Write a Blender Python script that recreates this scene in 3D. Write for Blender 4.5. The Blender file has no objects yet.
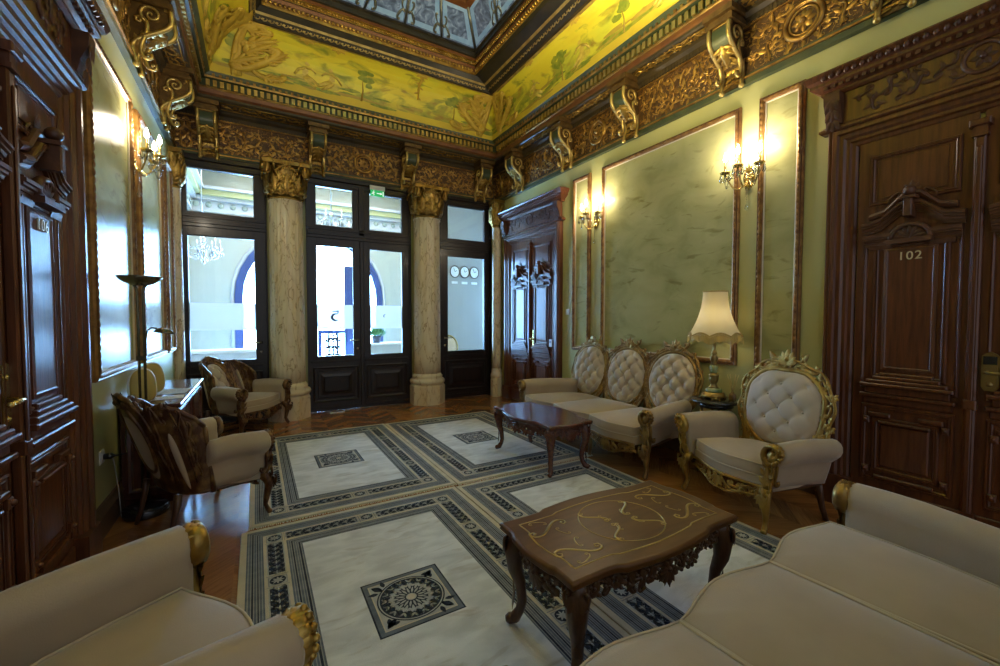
import bpy, math, random
from mathutils import Vector, Matrix

# ------------------------------------------------------------------ camera, sky, light, exposure
SC = bpy.context.scene
COL = SC.collection
PI = math.pi
XL, XR, D, H = -0.879, 3.835, 6.694, 1.40          # left wall, right wall, glazed wall, eye height
YN = -1.6                                          # where the modelled part of the room ends, behind the camera

cam_d = bpy.data.cameras.new('camera')
cam_d.sensor_fit = 'HORIZONTAL'; cam_d.sensor_width = 36.0
cam_d.lens = 416.35 / 1000 * 36.0
cam_d.clip_start = 0.05; cam_d.clip_end = 100
cam = bpy.data.objects.new('camera', cam_d); COL.objects.link(cam)
_p, _y, _r = .0354, .5302, .0012
_fw = Vector((math.sin(_y)*math.cos(_p), math.cos(_y)*math.cos(_p), -math.sin(_p)))
_rt = Vector((math.cos(_y), -math.sin(_y), 0)); _up = _rt.cross(_fw)
_rt, _up = _rt*math.cos(_r)+_up*math.sin(_r), -_rt*math.sin(_r)+_up*math.cos(_r)
_m = Matrix((_rt, _up, -_fw)).transposed().to_4x4(); _m.translation = (0, 0, H)
cam.matrix_world = _m
SC.camera = cam

w = bpy.data.worlds.new('sky'); SC.world = w; w.use_nodes = True
w.node_tree.nodes['Background'].inputs[0].default_value = (0.80, 0.88, 1.0, 1)
w.node_tree.nodes['Background'].inputs[1].default_value = 0.48

def lamp(name, kind, loc, power, color=(1, 1, 1), size=.1, size_y=None, target=None, spread=None):
    l = bpy.data.lights.new(name, kind); l.energy = power; l.color = color
    if kind == 'AREA':
        l.shape = 'RECTANGLE' if size_y else 'SQUARE'; l.size = size
        if size_y: l.size_y = size_y
        if spread: l.spread = spread
    elif kind == 'POINT': l.shadow_soft_size = size
    o = bpy.data.objects.new(name, l); COL.objects.link(o); o.location = loc
    if target is not None:
        o.rotation_euler = (Vector(target)-Vector(loc)).to_track_quat('-Z', 'Y').to_euler()
    return o

DAY = (0.72, 0.86, 1.0)
SCONCE_W = 4.2
# cove lighting on top of the cornice
COVE = (1.0, 0.84, 0.36)
lamp('cove_light_glazed_side', 'AREA', (1.5, D-.40, 4.44), 250, COVE, 4.0, .05, (1.5, D-.62, 5.2))
lamp('cove_light_right', 'AREA', (XR-.24, 2.6, 4.44), 150, COVE, .05, 7.4, (XR-.45, 2.6, 5.2))
lamp('cove_light_left', 'AREA', (XL+.36, 2.6, 4.44), 130, COVE, .05, 7.4, (XL+.6, 2.6, 5.2))

SC.view_settings.view_transform = 'Standard'
SC.view_settings.look = 'None'
SC.view_settings.gamma = 1.0
SC.view_settings.use_curve_mapping = False
SC.view_settings.exposure = 0.50
try:
    SC.cycles.max_bounces = 8; SC.cycles.diffuse_bounces = 4; SC.cycles.glossy_bounces = 4
    SC.cycles.transparent_max_bounces = 12; SC.cycles.transmission_bounces = 4
    SC.cycles.caustics_reflective = False; SC.cycles.caustics_refractive = False
    SC.cycles.sample_clamp_indirect = 4.0
    SC.cycles.use_denoising = True; SC.cycles.denoising_prefilter = 'ACCURATE'
except Exception:
    pass

# ------------------------------------------------------------------ materials
def _nodes(name):
    m = bpy.data.materials.new(name); m.use_nodes = True
    nt = m.node_tree; return m, nt, nt.nodes['Principled BSDF']

def mat(name, col, rough=.5, metal=0., col2=None, nscale=6., stretch=(1, 1, 1), bump=0., bscale=60., coat=0.,
        sheen=0., lo=.35, hi=.65, bstretch=None, spec=None, detail=4.):
    m, nt, b = _nodes(name)
    b.inputs['Base Color'].default_value = (*col, 1)
    b.inputs['Roughness'].default_value = rough; b.inputs['Metallic'].default_value = metal
    if coat: b.inputs['Coat Weight'].default_value = coat; b.inputs['Coat Roughness'].default_value = .12
    if sheen:
        b.inputs['Sheen Weight'].default_value = sheen; b.inputs['Sheen Roughness'].default_value = .4
    if spec is not None: b.inputs['Specular IOR Level'].default_value = spec
    tc = nt.nodes.new('ShaderNodeTexCoord')
    def noise(scale, st, det=detail):
        mp = nt.nodes.new('ShaderNodeMapping'); mp.inputs['Scale'].default_value = st
        nt.links.new(tc.outputs['Object'], mp.inputs['Vector'])
        n = nt.nodes.new('ShaderNodeTexNoise'); n.inputs['Scale'].default_value = scale
        n.inputs['Detail'].default_value = det; nt.links.new(mp.outputs[0], n.inputs['Vector']); return n
    if col2:
        n = noise(nscale, stretch)
        r = nt.nodes.new('ShaderNodeValToRGB')
        r.color_ramp.elements[0].position = lo; r.color_ramp.elements[0].color = (*col, 1)
        r.color_ramp.elements[1].position = hi; r.color_ramp.elements[1].color = (*col2, 1)
        nt.links.new(n.outputs['Fac'], r.inputs[0]); nt.links.new(r.outputs[0], b.inputs['Base Color'])
    if bump:
        n = noise(bscale, bstretch or (1, 1, 1), 3.)
        bp = nt.nodes.new('ShaderNodeBump'); bp.inputs['Strength'].default_value = bump
        bp.inputs['Distance'].default_value = .01
        nt.links.new(n.outputs['Fac'], bp.inputs['Height']); nt.links.new(bp.outputs[0], b.inputs['Normal'])
    return m

def emit(name, col, strength):
    m, nt, b = _nodes(name)
    b.inputs['Base Color'].default_value = (*col, 1)
    b.inputs['Emission Color'].default_value = (*col, 1); b.inputs['Emission Strength'].default_value = strength
    return m

def glass(name, tint=(1, 1, 1), refl=.9, rough=.02, frost=0.):
    m = bpy.data.materials.new(name); m.use_nodes = True; nt = m.node_tree; nt.nodes.clear()
    out = nt.nodes.new('ShaderNodeOutputMaterial')
    t = nt.nodes.new('ShaderNodeBsdfTransparent'); t.inputs[0].default_value = (*tint, 1)
    g = nt.nodes.new('ShaderNodeBsdfGlossy'); g.inputs['Roughness'].default_value = rough
    fr = nt.nodes.new('ShaderNodeFresnel'); fr.inputs[0].default_value = 1.45
    mu = nt.nodes.new('ShaderNodeMath'); mu.operation = 'MULTIPLY'; mu.inputs[1].default_value = refl
    nt.links.new(fr.outputs[0], mu.inputs[0])
    mx = nt.nodes.new('ShaderNodeMixShader'); nt.links.new(mu.outputs[0], mx.inputs[0])
    base = t
    if frost:
        d = nt.nodes.new('ShaderNodeBsdfTranslucent'); d.inputs[0].default_value = (.98, .87, .76, 1)
        d2 = nt.nodes.new('ShaderNodeBsdfDiffuse'); d2.inputs[0].default_value = (.9, .9, .9, 1)
        a = nt.nodes.new('ShaderNodeMixShader'); a.inputs[0].default_value = .35
        nt.links.new(d.outputs[0], a.inputs[1]); nt.links.new(d2.outputs[0], a.inputs[2])
        f = nt.nodes.new('ShaderNodeMixShader'); f.inputs[0].default_value = frost
        nt.links.new(t.outputs[0], f.inputs[1]); nt.links.new(a.outputs[0], f.inputs[2]); base = f
    nt.links.new(base.outputs[0], mx.inputs[1]); nt.links.new(g.outputs[0], mx.inputs[2])
    nt.links.new(mx.outputs[0], out.inputs[0]); return m

M = {}
M['door_wood'] = mat('carved mahogany', (.080, .024, .009), .32, 0, (.155, .050, .017), 5, (9, 9, .7), .12, 30, coat=.12, bstretch=(6, 6, .6))
M['door_carving'] = mat('carved walnut relief', (.075, .027, .011), .44, 0, (.14, .052, .020), 14, (1, 1, 1), .1, 60)
M['glazed_wood'] = mat('dark stained frame', (.012, .008, .009), .34, 0, (.022, .012, .010), 5, (8, 8, .8), .08, 40, coat=.1)
M['table_wood'] = mat('mahogany table', (.075, .020, .012), .26, 0, (.13, .038, .018), 6, (1, 8, 8), .06, 40, coat=.5)
M['walnut_top'] = mat('satin walnut top', (.115, .046, .012), .36, 0, (.165, .070, .020), 3, (1.2, 9, 1), .04, 60, coat=.0, spec=.4)
M['walnut'] = mat('carved walnut', (.060, .024, .010), .36, 0, (.10, .042, .018), 8, (6, 6, 1), .1, 50, coat=.2)
M['cabinet_wood'] = mat('dark red cabinet wood', (.060, .014, .010), .22, 0, (.10, .026, .016), 5, (7, 1, 1), .05, 40, coat=.6)
M['gold'] = mat('gilding', (.50, .315, .075), .36, .75, (.27, .15, .032), 9, (1, 1, 1), .25, 45)
M['gold_bright'] = mat('bright gilding', (.66, .48, .17), .30, .75, (.46, .30, .085), 8, (1, 1, 1), .15, 50)
M['gold_old'] = mat('antique gilding', (.42, .26, .075), .38, .65, (.20, .105, .032), 9, (1, 1, 1), .25, 45)
M['gold_pale'] = mat('pale worn gilding', (.46, .34, .14), .42, .6, (.28, .19, .07), 10, (1, 1, 1), .2, 45)
M['frieze_gold'] = mat('frieze gilding', (.52, .30, .08), .32, .7, (.26, .13, .035), 10, (1, 1, 1), .3, 40)
M['frieze_dark'] = mat('frieze ground', (.060, .026, .010), .5, .1, (.115, .052, .016), 22, (1, 1, 1), .8, 30)
M['frieze_ground_gilt'] = mat('brown gilt bracket', (.10, .055, .018), .4, .4, (.17, .095, .03), 16, (1, 1, 1), .6, 30)
M['cornice'] = mat('painted cornice', (.036, .027, .018), .38, .1, (.07, .048, .024), 5, (1, 1, 1), .1, 40, coat=.15)
M['cornice_green'] = mat('green painted band', (.040, .055, .030), .40, .0, (.075, .085, .035), 6, (1, 1, 1), .1, 40)
M['frame_dark'] = mat('dark skylight frame', (.016, .014, .011), .35, 0, (.03, .024, .016), 6)
M['cornice_red'] = mat('red brown band', (.13, .045, .018), .4, .2, (.20, .08, .025), 6, (1, 1, 1), .1, 40)
M['velvet'] = mat('beige velvet', (.43, .325, .215), .78, 0, (.51, .39, .265), 3.2, (1, 1, 1), .12, 260, sheen=.35, lo=.3, hi=.7)
M['velvet_pale'] = mat('pale tufted velvet', (.54, .44, .33), .7, 0, (.61, .50, .38), 4, (1, 1, 1), .08, 260, sheen=.35, lo=.3, hi=.7)
M['piping'] = mat('velvet piping', (.60, .49, .35), .8, 0, None)
M['piping_pale'] = mat('pale piping', (.66, .58, .44), .7, 0, None)
M['wall_paint'] = mat('olive wall paint', (.54, .51, .205), .32, 0, (.58, .54, .24), 1.5, (1, 1, 1), .03, 30, spec=.4)
M['baseboard'] = mat('brown baseboard', (.12, .065, .03), .4, 0, (.16, .09, .04), 5, (1, 8, 8))
M['brass'] = mat('polished brass', (.62, .46, .16), .22, .9, None)
M['brass_dark'] = mat('aged brass', (.34, .25, .10), .3, .85, None)
M['number_brass'] = mat('pale brass digits', (.78, .64, .36), .35, .2, None)
M['chrome'] = mat('chrome', (.7, .7, .7), .15, 1., None)
M['bronze'] = mat('dark bronze', (.16, .14, .09), .26, .8, None)
M['black'] = mat('black lacquer', (.012, .012, .014), .2, 0, None, coat=.5)
M['plastic_white'] = mat('white plastic', (.80, .80, .78), .35, 0, None)
M['paper'] = mat('white paper', (.85, .87, .90), .6, 0, None)
M['onyx'] = mat('green onyx', (.17, .26, .09), .2, 0, (.42, .44, .20), 9, (1, 1, 2), coat=.4)
M['cream_oval'] = mat('cream board', (.52, .38, .11), .45, 0, (.57, .42, .13), 4, (1, 1, 1))
M['white_edge'] = mat('white rim', (.85, .85, .82), .4, 0, None)
M['crystal'] = glass('crystal', (.93, .95, .97), 2.5, .02)
M['glass'] = glass('clear glass', (.97, .985, 1.0), .9)
M['frosted'] = glass('frosted band', (1, 1, 1), .3, .2, .82)
M['bulb'] = emit('candle bulb', (1., .90, .72), 22.)
M['day'] = emit('overcast daylight', (.30, .60, 1.0), 36.0)
M['glow_side'] = emit('added blue glow', (.30, .62, 1.0), 5.0)  # emission for the unseen panel added on the hall's right side
M['day_roof'] = emit('roof light', (1.0, .95, .85), 4.5)
M['amber'] = mat('amber glass', (.22, .12, .03), .12, 0, None, coat=.5)
M['hall_wall'] = mat('pale hall plaster', (.44, .45, .37), .7, 0, (.48, .48, .40), 1.2)
M['hall_blue'] = mat('blue grey plaster', (.36, .35, .32), .7, 0, (.39, .38, .35), 1.2)
M['hall_white'] = mat('white plaster', (.55, .56, .57), .6, 0, None)
M['hall_trim'] = mat('hall grey green trim', (.28, .33, .28), .5, 0, (.42, .46, .38), 8)
M['hall_olive'] = mat('hall olive trim', (.44, .43, .20), .5, 0, None)
M['hall_floor'] = mat('hall stone floor', (.55, .53, .50), .3, 0, (.62, .60, .57), 2)
M['blue_frame'] = mat('blue window frame', (.025, .05, .17), .35, 0, (.035, .065, .21), 4)
M['iron'] = mat('wrought iron', (.02, .02, .03), .45, .3, None)
M['plant'] = mat('green leaves', (.03, .17, .04), .45, 0, (.06, .28, .06), 9)
M['pot'] = mat('dark pot', (.05, .06, .10), .3, 0, None)
M['exit_green'] = emit('exit sign green', (.02, .42, .13), .55)
M['exit_white'] = emit('exit sign white', (.85, .95, .88), .6)
M['logo'] = mat('grey logo film', (.10, .10, .11), .5, 0, None)
M['tag_grey'] = mat('grey print', (.35, .37, .4), .6, 0, None)
M['cable'] = mat('grey cable', (.45, .45, .45), .5, 0, None)
M['clock_face'] = mat('clock face', (.88, .88, .86), .4, 0, None)
M['clock_rim'] = mat('clock rim', (.10, .06, .04), .4, .3, None)
M['paint_green'] = mat('painted foliage', (.17, .22, .025), .5, 0, (.30, .32, .035), 14, (1, 1, 1), lo=.4, hi=.6)
M['paint_brown'] = mat('painted earth', (.36, .24, .04), .5, 0, (.44, .32, .05), 10)
M['paint_flesh'] = mat('painted figures', (.66, .50, .11), .5, 0, (.52, .38, .07), 22)
M['paint_cloth'] = mat('painted drapery', (.46, .36, .06), .5, 0, (.62, .50, .07), 20)
M['stucco'] = mat('ochre stucco', (.60, .42, .06), .5, .05, (.47, .30, .04), 7, (1, 1, 1), .2, 30)
M['cove_edge'] = mat('yellow cove border', (.66, .50, .045), .55, 0, (.58, .42, .04), 3)
M['sky_inner'] = mat('leaded frame', (.20, .21, .20), .35, .6, (.10, .105, .10), 6)

def ramp(nt, src, stops):
    r = nt.nodes.new('ShaderNodeValToRGB'); e = r.color_ramp.elements
    while len(e) < len(stops): e.new(.5)
    for k, (p, c) in enumerate(stops): e[k].position = p; e[k].color = (*c, 1) if len(c) == 3 else c
    nt.links.new(src, r.inputs[0]); return r.outputs[0]
def tex(nt, kind, scale, st=(1, 1, 1), coord='Object', **kw):
    tc = nt.nodes.new('ShaderNodeTexCoord'); mp = nt.nodes.new('ShaderNodeMapping')
    mp.inputs['Scale'].default_value = st; nt.links.new(tc.outputs[coord], mp.inputs['Vector'])
    n = nt.nodes.new(kind); n.inputs['Scale'].default_value = scale
    for k, v in kw.items(): n.inputs[k].default_value = v
    nt.links.new(mp.outputs[0], n.inputs['Vector']); return n
def mix(nt, fac, a, b, mode='MIX'):
    n = nt.nodes.new('ShaderNodeMix'); n.data_type = 'RGBA'; n.blend_type = mode
    for s, v in ((n.inputs[0], fac), (n.inputs[6], a), (n.inputs[7], b)):
        if hasattr(v, 'is_output'): nt.links.new(v, s)
        elif isinstance(v, (int, float)): s.default_value = v
        else: s.default_value = (*v, 1)
    return n.outputs[2]

def marble():
    m, nt, b = _nodes('cream marble')
    n = tex(nt, 'ShaderNodeTexNoise', 3.2, (1.6, 1.6, .55), Detail=5., Distortion=1.4)
    v = ramp(nt, n.outputs['Fac'], [(.44, (.82, .70, .50)), (.492, (.80, .66, .44)), (.508, (.42, .27, .13)), (.525, (.80, .66, .45)), (.70, (.86, .75, .56))])
    n2 = tex(nt, 'ShaderNodeTexNoise', 2.0, (1, 1, .5), Detail=3.)
    c = mix(nt, ramp(nt, n2.outputs['Fac'], [(.4, (0, 0, 0)), (.7, (.5, .5, .5))]), v, (.74, .56, .30))
    nt.links.new(c, b.inputs['Base Color']); b.inputs['Roughness'].default_value = .28; return m
M['marble'] = marble()

def silk():
    m, nt, b = _nodes('watered olive silk')
    n = tex(nt, 'ShaderNodeTexNoise', 2.6, (1, 1, 1.5), Detail=6., Distortion=.6)
    c = ramp(nt, n.outputs['Fac'], [(.30, (.37, .345, .14)), (.5, (.48, .45, .195)), (.72, (.55, .515, .24))])
    s = tex(nt, 'ShaderNodeTexNoise', 5.5, (1, .55, 1.6), Detail=7., Distortion=1.2)
    k = ramp(nt, s.outputs['Fac'], [(.585, (0, 0, 0)), (.70, (.60, .60, .60))])
    c2 = mix(nt, k, c, (.20, .165, .045)); nt.links.new(c2, b.inputs['Base Color'])
    b.inputs['Roughness'].default_value = .27; b.inputs['Specular IOR Level'].default_value = .11
    bp = nt.nodes.new('ShaderNodeBump'); bp.inputs['Strength'].default_value = .12; bp.inputs['Distance'].default_value = .01
    nt.links.new(s.outputs['Fac'], bp.inputs['Height']); nt.links.new(bp.outputs[0], b.inputs['Normal']); return m
M['silk'] = silk()

def parquet():
    m, nt, b = _nodes('oak parquet')
    g = nt.nodes.new('ShaderNodeNewGeometry')
    n = tex(nt, 'ShaderNodeTexNoise', 7., (1, 14, 1), 'UV', Detail=5.)
    c1 = ramp(nt, n.outputs['Fac'], [(.3, (.34, .13, .030)), (.7, (.54, .25, .07))])
    c2 = ramp(nt, n.outputs['Fac'], [(.3, (.17, .06, .016)), (.7, (.32, .13, .036))])
    c = mix(nt, g.outputs['Random Per Island'], c1, c2)
    nt.links.new(c, b.inputs['Base Color']); b.inputs['Roughness'].default_value = .26
    b.inputs['Coat Weight'].default_value = .45; b.inputs['Coat Roughness'].default_value = .08
    return m
M['parquet'] = parquet()

def rugwool(name, a, bb, scale=2.2, dirt=None):
    m, nt, b = _nodes(name)
    n = tex(nt, 'ShaderNodeTexNoise', scale, (1, 2.2, 1), Detail=6., Distortion=.5)
    c = ramp(nt, n.outputs['Fac'], [(.32, a), (.62, bb)])
    if dirt:
        s = tex(nt, 'ShaderNodeTexNoise', 6., (.7, 2.0, 1), Detail=6., Distortion=.8)
        c = mix(nt, ramp(nt, s.outputs['Fac'], [(.57, (0, 0, 0)), (.72, (.55, .55, .55))]), c, dirt)
    nt.links.new(c, b.inputs['Base Color']); b.inputs['Roughness'].default_value = .95
    b.inputs['Specular IOR Level'].default_value = .1
    f = tex(nt, 'ShaderNodeTexNoise', 220., (1, 1, 1), Detail=2.)
    bp = nt.nodes.new('ShaderNodeBump'); bp.inputs['Strength'].default_value = .5; bp.inputs['Distance'].default_value = .004
    nt.links.new(f.outputs['Fac'], bp.inputs['Height']); nt.links.new(bp.outputs[0], b.inputs['Normal']); return m
M['rug_cream'] = rugwool('rug cream wool', (.62, .62, .61), (.83, .83, .82), 4.5, (.42, .35, .25))
M['rug_edge'] = rugwool('rug ivory border', (.58, .50, .36), (.66, .58, .43), 5)
M['rug_navy'] = rugwool('rug navy wool', (.030, .036, .050), (.045, .052, .07), 8)
M['rug_slate'] = rugwool('rug slate wool', (.12, .135, .16), (.18, .195, .22), 8)
M['rug_grey'] = rugwool('rug grey wool', (.30, .30, .29), (.38, .37, .35), 8)
M['rug_light'] = rugwool('rug figure wool', (.42, .42, .40), (.52, .51, .47), 8)

def mural(name, seed):
    m, nt, b = _nodes(name)
    uv = nt.nodes.new('ShaderNodeTexCoord'); sp = nt.nodes.new('ShaderNodeSeparateXYZ')
    nt.links.new(uv.outputs['UV'], sp.inputs[0])
    n = tex(nt, 'ShaderNodeTexNoise', 1.1, (1, 1.6, 1), 'UV', Detail=5., Distortion=.5)
    sky = ramp(nt, n.outputs['Fac'], [(.3, (.66, .50, .03)), (.5, (.72, .62, .045)), (.72, (.56, .58, .06))])
    t = tex(nt, 'ShaderNodeTexNoise', 2.3, (1, 1.9, 1), 'UV', Detail=8., Distortion=1.1)
    tm = nt.nodes.new('ShaderNodeMath'); tm.operation = 'MULTIPLY_ADD'
    nt.links.new(sp.outputs['Y'], tm.inputs[0]); tm.inputs[1].default_value = -.22; nt.links.new(t.outputs['Fac'], tm.inputs[2])
    k = ramp(nt, tm.outputs[0], [(.40, (0, 0, 0)), (.52, (.85, .85, .85))])
    t2 = tex(nt, 'ShaderNodeTexNoise', 5., (1, 2, 1), 'UV', Detail=6.)
    fol = ramp(nt, t2.outputs['Fac'], [(.35, (.14, .19, .025)), (.5, (.30, .30, .04)), (.66, (.26, .14, .03))])
    c = mix(nt, k, sky, fol)
    nt.links.new(c, b.inputs['Base Color']); b.inputs['Roughness'].default_value = .45; return m
M['mural'] = mural('cove landscape painting', 0)

def skyglass():
    m, nt, b = _nodes('lit leaded glass')
    n = tex(nt, 'ShaderNodeTexNoise', 9., (1, 1, 1), Detail=7., Distortion=1.5)
    c = ramp(nt, n.outputs['Fac'], [(.34, (.030, .040, .060)), (.55, (.07, .095, .14)), (.74, (.18, .23, .29))])
    nt.links.new(c, b.inputs['Base Color']); nt.links.new(c, b.inputs['Emission Color'])
    b.inputs['Emission Strength'].default_value = .55; b.inputs['Roughness'].default_value = .12; return m
M['skyglass'] = skyglass()
M['skyborder'] = mat('pale blue lead-light border', (.10, .17, .26), .2, 0, (.20, .28, .36), 5)
_b = M['skyborder'].node_tree.nodes['Principled BSDF']; _b.inputs['Emission Color'].default_value = (.16, .27, .40, 1); _b.inputs['Emission Strength'].default_value = .30
def stained():
    m, nt, b = _nodes('stained glass')
    n = tex(nt, 'ShaderNodeTexVoronoi', 9., (1, 1, 1))
    c = ramp(nt, n.outputs['Color'], [(.2, (.01, .20, .16)), (.4, (.02, .08, .22)), (.6, (.25, .03, .02)), (.8, (.03, .30, .12))])
    nt.links.new(c, b.inputs['Base Color']); nt.links.new(c, b.inputs['Emission Color'])
    b.inputs['Emission Strength'].default_value = .6; b.inputs['Roughness'].default_value = .15; return m
M['stained'] = stained()
def shade():
    m, nt, b = _nodes('pleated cream shade')
    b.inputs['Base Color'].default_value = (.92, .80, .50, 1); b.inputs['Roughness'].default_value = .8
    b.inputs['Transmission Weight'].default_value = 0.
    tr = nt.nodes.new('ShaderNodeBsdfTranslucent'); tr.inputs[0].default_value = (.9, .74, .42, 1)
    mx = nt.nodes.new('ShaderNodeMixShader'); mx.inputs[0].default_value = .3
    nt.links.new(b.outputs[0], mx.inputs[1]); nt.links.new(tr.outputs[0], mx.inputs[2])
    nt.links.new(mx.outputs[0], nt.nodes['Material Output'].inputs[0]); return m
M['shade'] = shade()
M['fringe'] = mat('gold fringe', (.50, .34, .09), .7, 0, (.60, .42, .13), 30, (3, 3, .2), sheen=.2)
M['rug_fringe'] = mat('ivory fringe', (.70, .64, .52), .9, 0, None)

# ------------------------------------------------------------------ mesh collector
WARP = None                                                          # taper applied to a whole piece of furniture while it is built
class MB:
    def __init__(s): s.v = []; s.f = []; s.m = []; s.s = []; s.xf = None; s.mi = 0
    def add(s, vs, fs, smooth=True):
        o = len(s.v)
        s.v += [tuple(s.xf(p)) for p in vs] if s.xf else [tuple(p) for p in vs]
        for q in fs: s.f.append([i+o for i in q]); s.m.append(s.mi); s.s.append(smooth)
    def grid(s, rows, closed_u=False, smooth=True, capa=False, capb=False):
        n = len(rows[0]); vs = [p for r in rows for p in r]; fs = []
        for i in range(len(rows)-1):
            for j in range(n if closed_u else n-1):
                k = (j+1) % n; fs.append((i*n+j, i*n+k, (i+1)*n+k, (i+1)*n+j))
        if capa: fs.append(tuple(range(n))[::-1])
        if capb: fs.append(tuple((len(rows)-1)*n+j for j in range(n)))
        s.add(vs, fs, smooth)
    def box(s, x0, x1, y0, y1, z0, z1, bev=0.):
        if bev <= 0:
            vs = [(x, y, z) for z in (z0, z1) for x, y in ((x0, y0), (x1, y0), (x1, y1), (x0, y1))]
            s.add(vs, [(3, 2, 1, 0), (4, 5, 6, 7), (0, 1, 5, 4), (1, 2, 6, 5), (2, 3, 7, 6), (3, 0, 4, 7)], False); return
        b = bev
        def ring(i, z): return [(x0+i, y0+i, z), (x1-i, y0+i, z), (x1-i, y1-i, z), (x0+i, y1-i, z)]
        s.grid([ring(b, z0), ring(0, z0+b), ring(0, z1-b), ring(b, z1)], True, False, True, True)
    def prism(s, poly, z0, z1, smooth=False):          # polygon in the xy plane
        n = len(poly); vs = [(x, y, z0) for x, y in poly]+[(x, y, z1) for x, y in poly]
        fs = [tuple(range(n))[::-1], tuple(range(n, 2*n))]
        s.add(vs, fs, False)
        s.add(vs, [(i, (i+1) % n, n+(i+1) % n, n+i) for i in range(n)], smooth)
    def lathe(s, prof, n=20, x=0, y=0, z=0, a0=0., a1=2*PI, flute=0, fd=0., cap=True):
        full = abs(a1-a0-2*PI) < 1e-6; k = n if full else n+1
        rows = []
        for r, h in prof:
            row = []
            for i in range(k):
                a = a0+(a1-a0)*i/n; rr = r*(1-fd*(1 if (i % flute) < flute*.55 else 0)) if flute else r
                row.append((x+rr*math.cos(a), y+rr*math.sin(a), z+h))
            rows.append(row)
        s.grid(rows, full, True, cap and full and prof[0][0] > 1e-4, cap and full and prof[-1][0] > 1e-4)
    def ball(s, c, r, n=10, m=6, sc=(1, 1, 1)):
        rows = [[(c[0]+sc[0]*r*math.sin(PI*i/m)*math.cos(2*PI*j/n), c[1]+sc[1]*r*math.sin(PI*i/m)*math.sin(2*PI*j/n), c[2]-sc[2]*r*math.cos(PI*i/m)) for j in range(n)] for i in range(m+1)]
        s.grid(rows, True)
    def tube(s, pts, r, n=6, closed=False, cap=True, sq=1.):
        P = [Vector(p) for p in pts]; N = len(P); R = r if isinstance(r, (list, tuple)) else [r]*N
        T = []
        for i in range(N):
            a = P[(i-1) % N] if (closed or i > 0) else P[i]; b = P[(i+1) % N] if (closed or i < N-1) else P[i]
            t = (b-a); T.append(t.normalized() if t.length > 1e-9 else Vector((0, 0, 1)))
        nrm = T[0].orthogonal().normalized(); rows = []
        for i in range(N):
            nrm = (nrm-T[i]*nrm.dot(T[i])); nrm = nrm.normalized() if nrm.length > 1e-6 else T[i].orthogonal().normalized()
            bn = T[i].cross(nrm)
            rows.append([P[i]+(nrm*math.cos(2*PI*j/n)+bn*math.sin(2*PI*j/n)*sq)*R[i] for j in range(n)])
        if closed: rows.append(rows[0])
        s.grid(rows, True, True, cap and not closed, cap and not closed)
    def ptube(s, pts, r, fz=.7, n=5, closed=False, z=0.):  # tube lying in the local xy plane
        N = len(pts); R = r if isinstance(r, (list, tuple)) else [r]*N; rows = []
        for i in range(N):
            a = pts[(i-1) % N] if (closed or i > 0) else pts[i]; b = pts[(i+1) % N] if (closed or i < N-1) else pts[i]
            dx, dy = b[0]-a[0], b[1]-a[1]; l = math.hypot(dx, dy) or 1; dx /= l; dy /= l
            zz = pts[i][2] if len(pts[i]) > 2 else z
            rows.append([(pts[i][0]-dy*R[i]*math.cos(2*PI*j/n+.3), pts[i][1]+dx*R[i]*math.cos(2*PI*j/n+.3), zz+R[i]*fz*math.sin(2*PI*j/n+.3)) for j in range(n)])
        if closed: rows.append(rows[0])
        s.grid(rows, True, True, not closed, not closed)
    # ---- carving vocabulary, in the local xy plane with z towards the viewer
    def scroll(s, kind, x, y, size, ang, flip=1, th=.09, fz=.9, n=5, z=0.):
        U = UNIT[kind]; ca, sa = math.cos(ang)*size, math.sin(ang)*size
        N = len(U); pts = []; R = []
        for i, (u, v) in enumerate(U):
            v *= flip; pts.append((x+u*ca-v*sa, y+u*sa+v*ca))
            q = abs(2*i/(N-1)-1); R.append(size*th*(1.05-.55*q)*(1.5 if i in (0, N-1) else 1))
        s.ptube(pts, R, fz, n, z=z)
    def leaf(s, x, y, ln, ang, wd=.28, h=.12, curl=.12, z=0.):
        ca, sa = math.cos(ang), math.sin(ang); rows = []
        for t, k in ((0, .25), (.2, .75), (.45, 1.), (.75, .62), (1., .04)):
            cz = z+ln*(h*math.sin(PI*min(1, t*.9+.1))+curl*t*t)
            r = []
            for sd, dz in ((-1, -h*.9), (0, 0), (1, -h*.9)):
                u = t*ln; v = sd*k*wd*ln*.5; r.append((x+u*ca-v*sa, y+u*sa+v*ca, cz+dz*ln*k))
            rows.append(r)
        s.grid(rows)
    def fan(s, x, y, ln, ang, k=5, spread=2.2, wd=.34, z=0.):
        for i in range(k):
            t = (i/(k-1)-.5) if k > 1 else 0
            s.leaf(x, y, ln*(1-.55*abs(t)), ang+t*spread, wd, z=z)
    def rosette(s, x, y, r, k=6, z=0.):
        for i in range(k): s.leaf(x, y, r, 2*PI*i/k, .6, .2, .0, z=z)
        s.ball((x, y, z+r*.12), r*.28, 6, 4)
    def rinceau(s, w, h, seed, step=.16, x0=0., y0=0., sym=True, z=0., hole=None):
        rnd = random.Random(seed); pts = []
        xm = w/2 if sym else w; tries = 0
        while tries < (900 if step > .08 else 2600):
            tries += 1; r = step*rnd.uniform(.7, 1.35)
            px = rnd.uniform(r*.4, xm-r*.45) if sym else rnd.uniform(r*.45, w-r*.45); py = rnd.uniform(min(r*.45, h*.45), max(h-r*.45, h*.55))
            if hole and px*px+(py-h/2)**2 < (hole+r*.3)**2: continue
            if all((px-a)**2+(py-b)**2 > (.5*(r+c))**2 for a, b, c in pts): pts.append((px, py, r))
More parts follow.
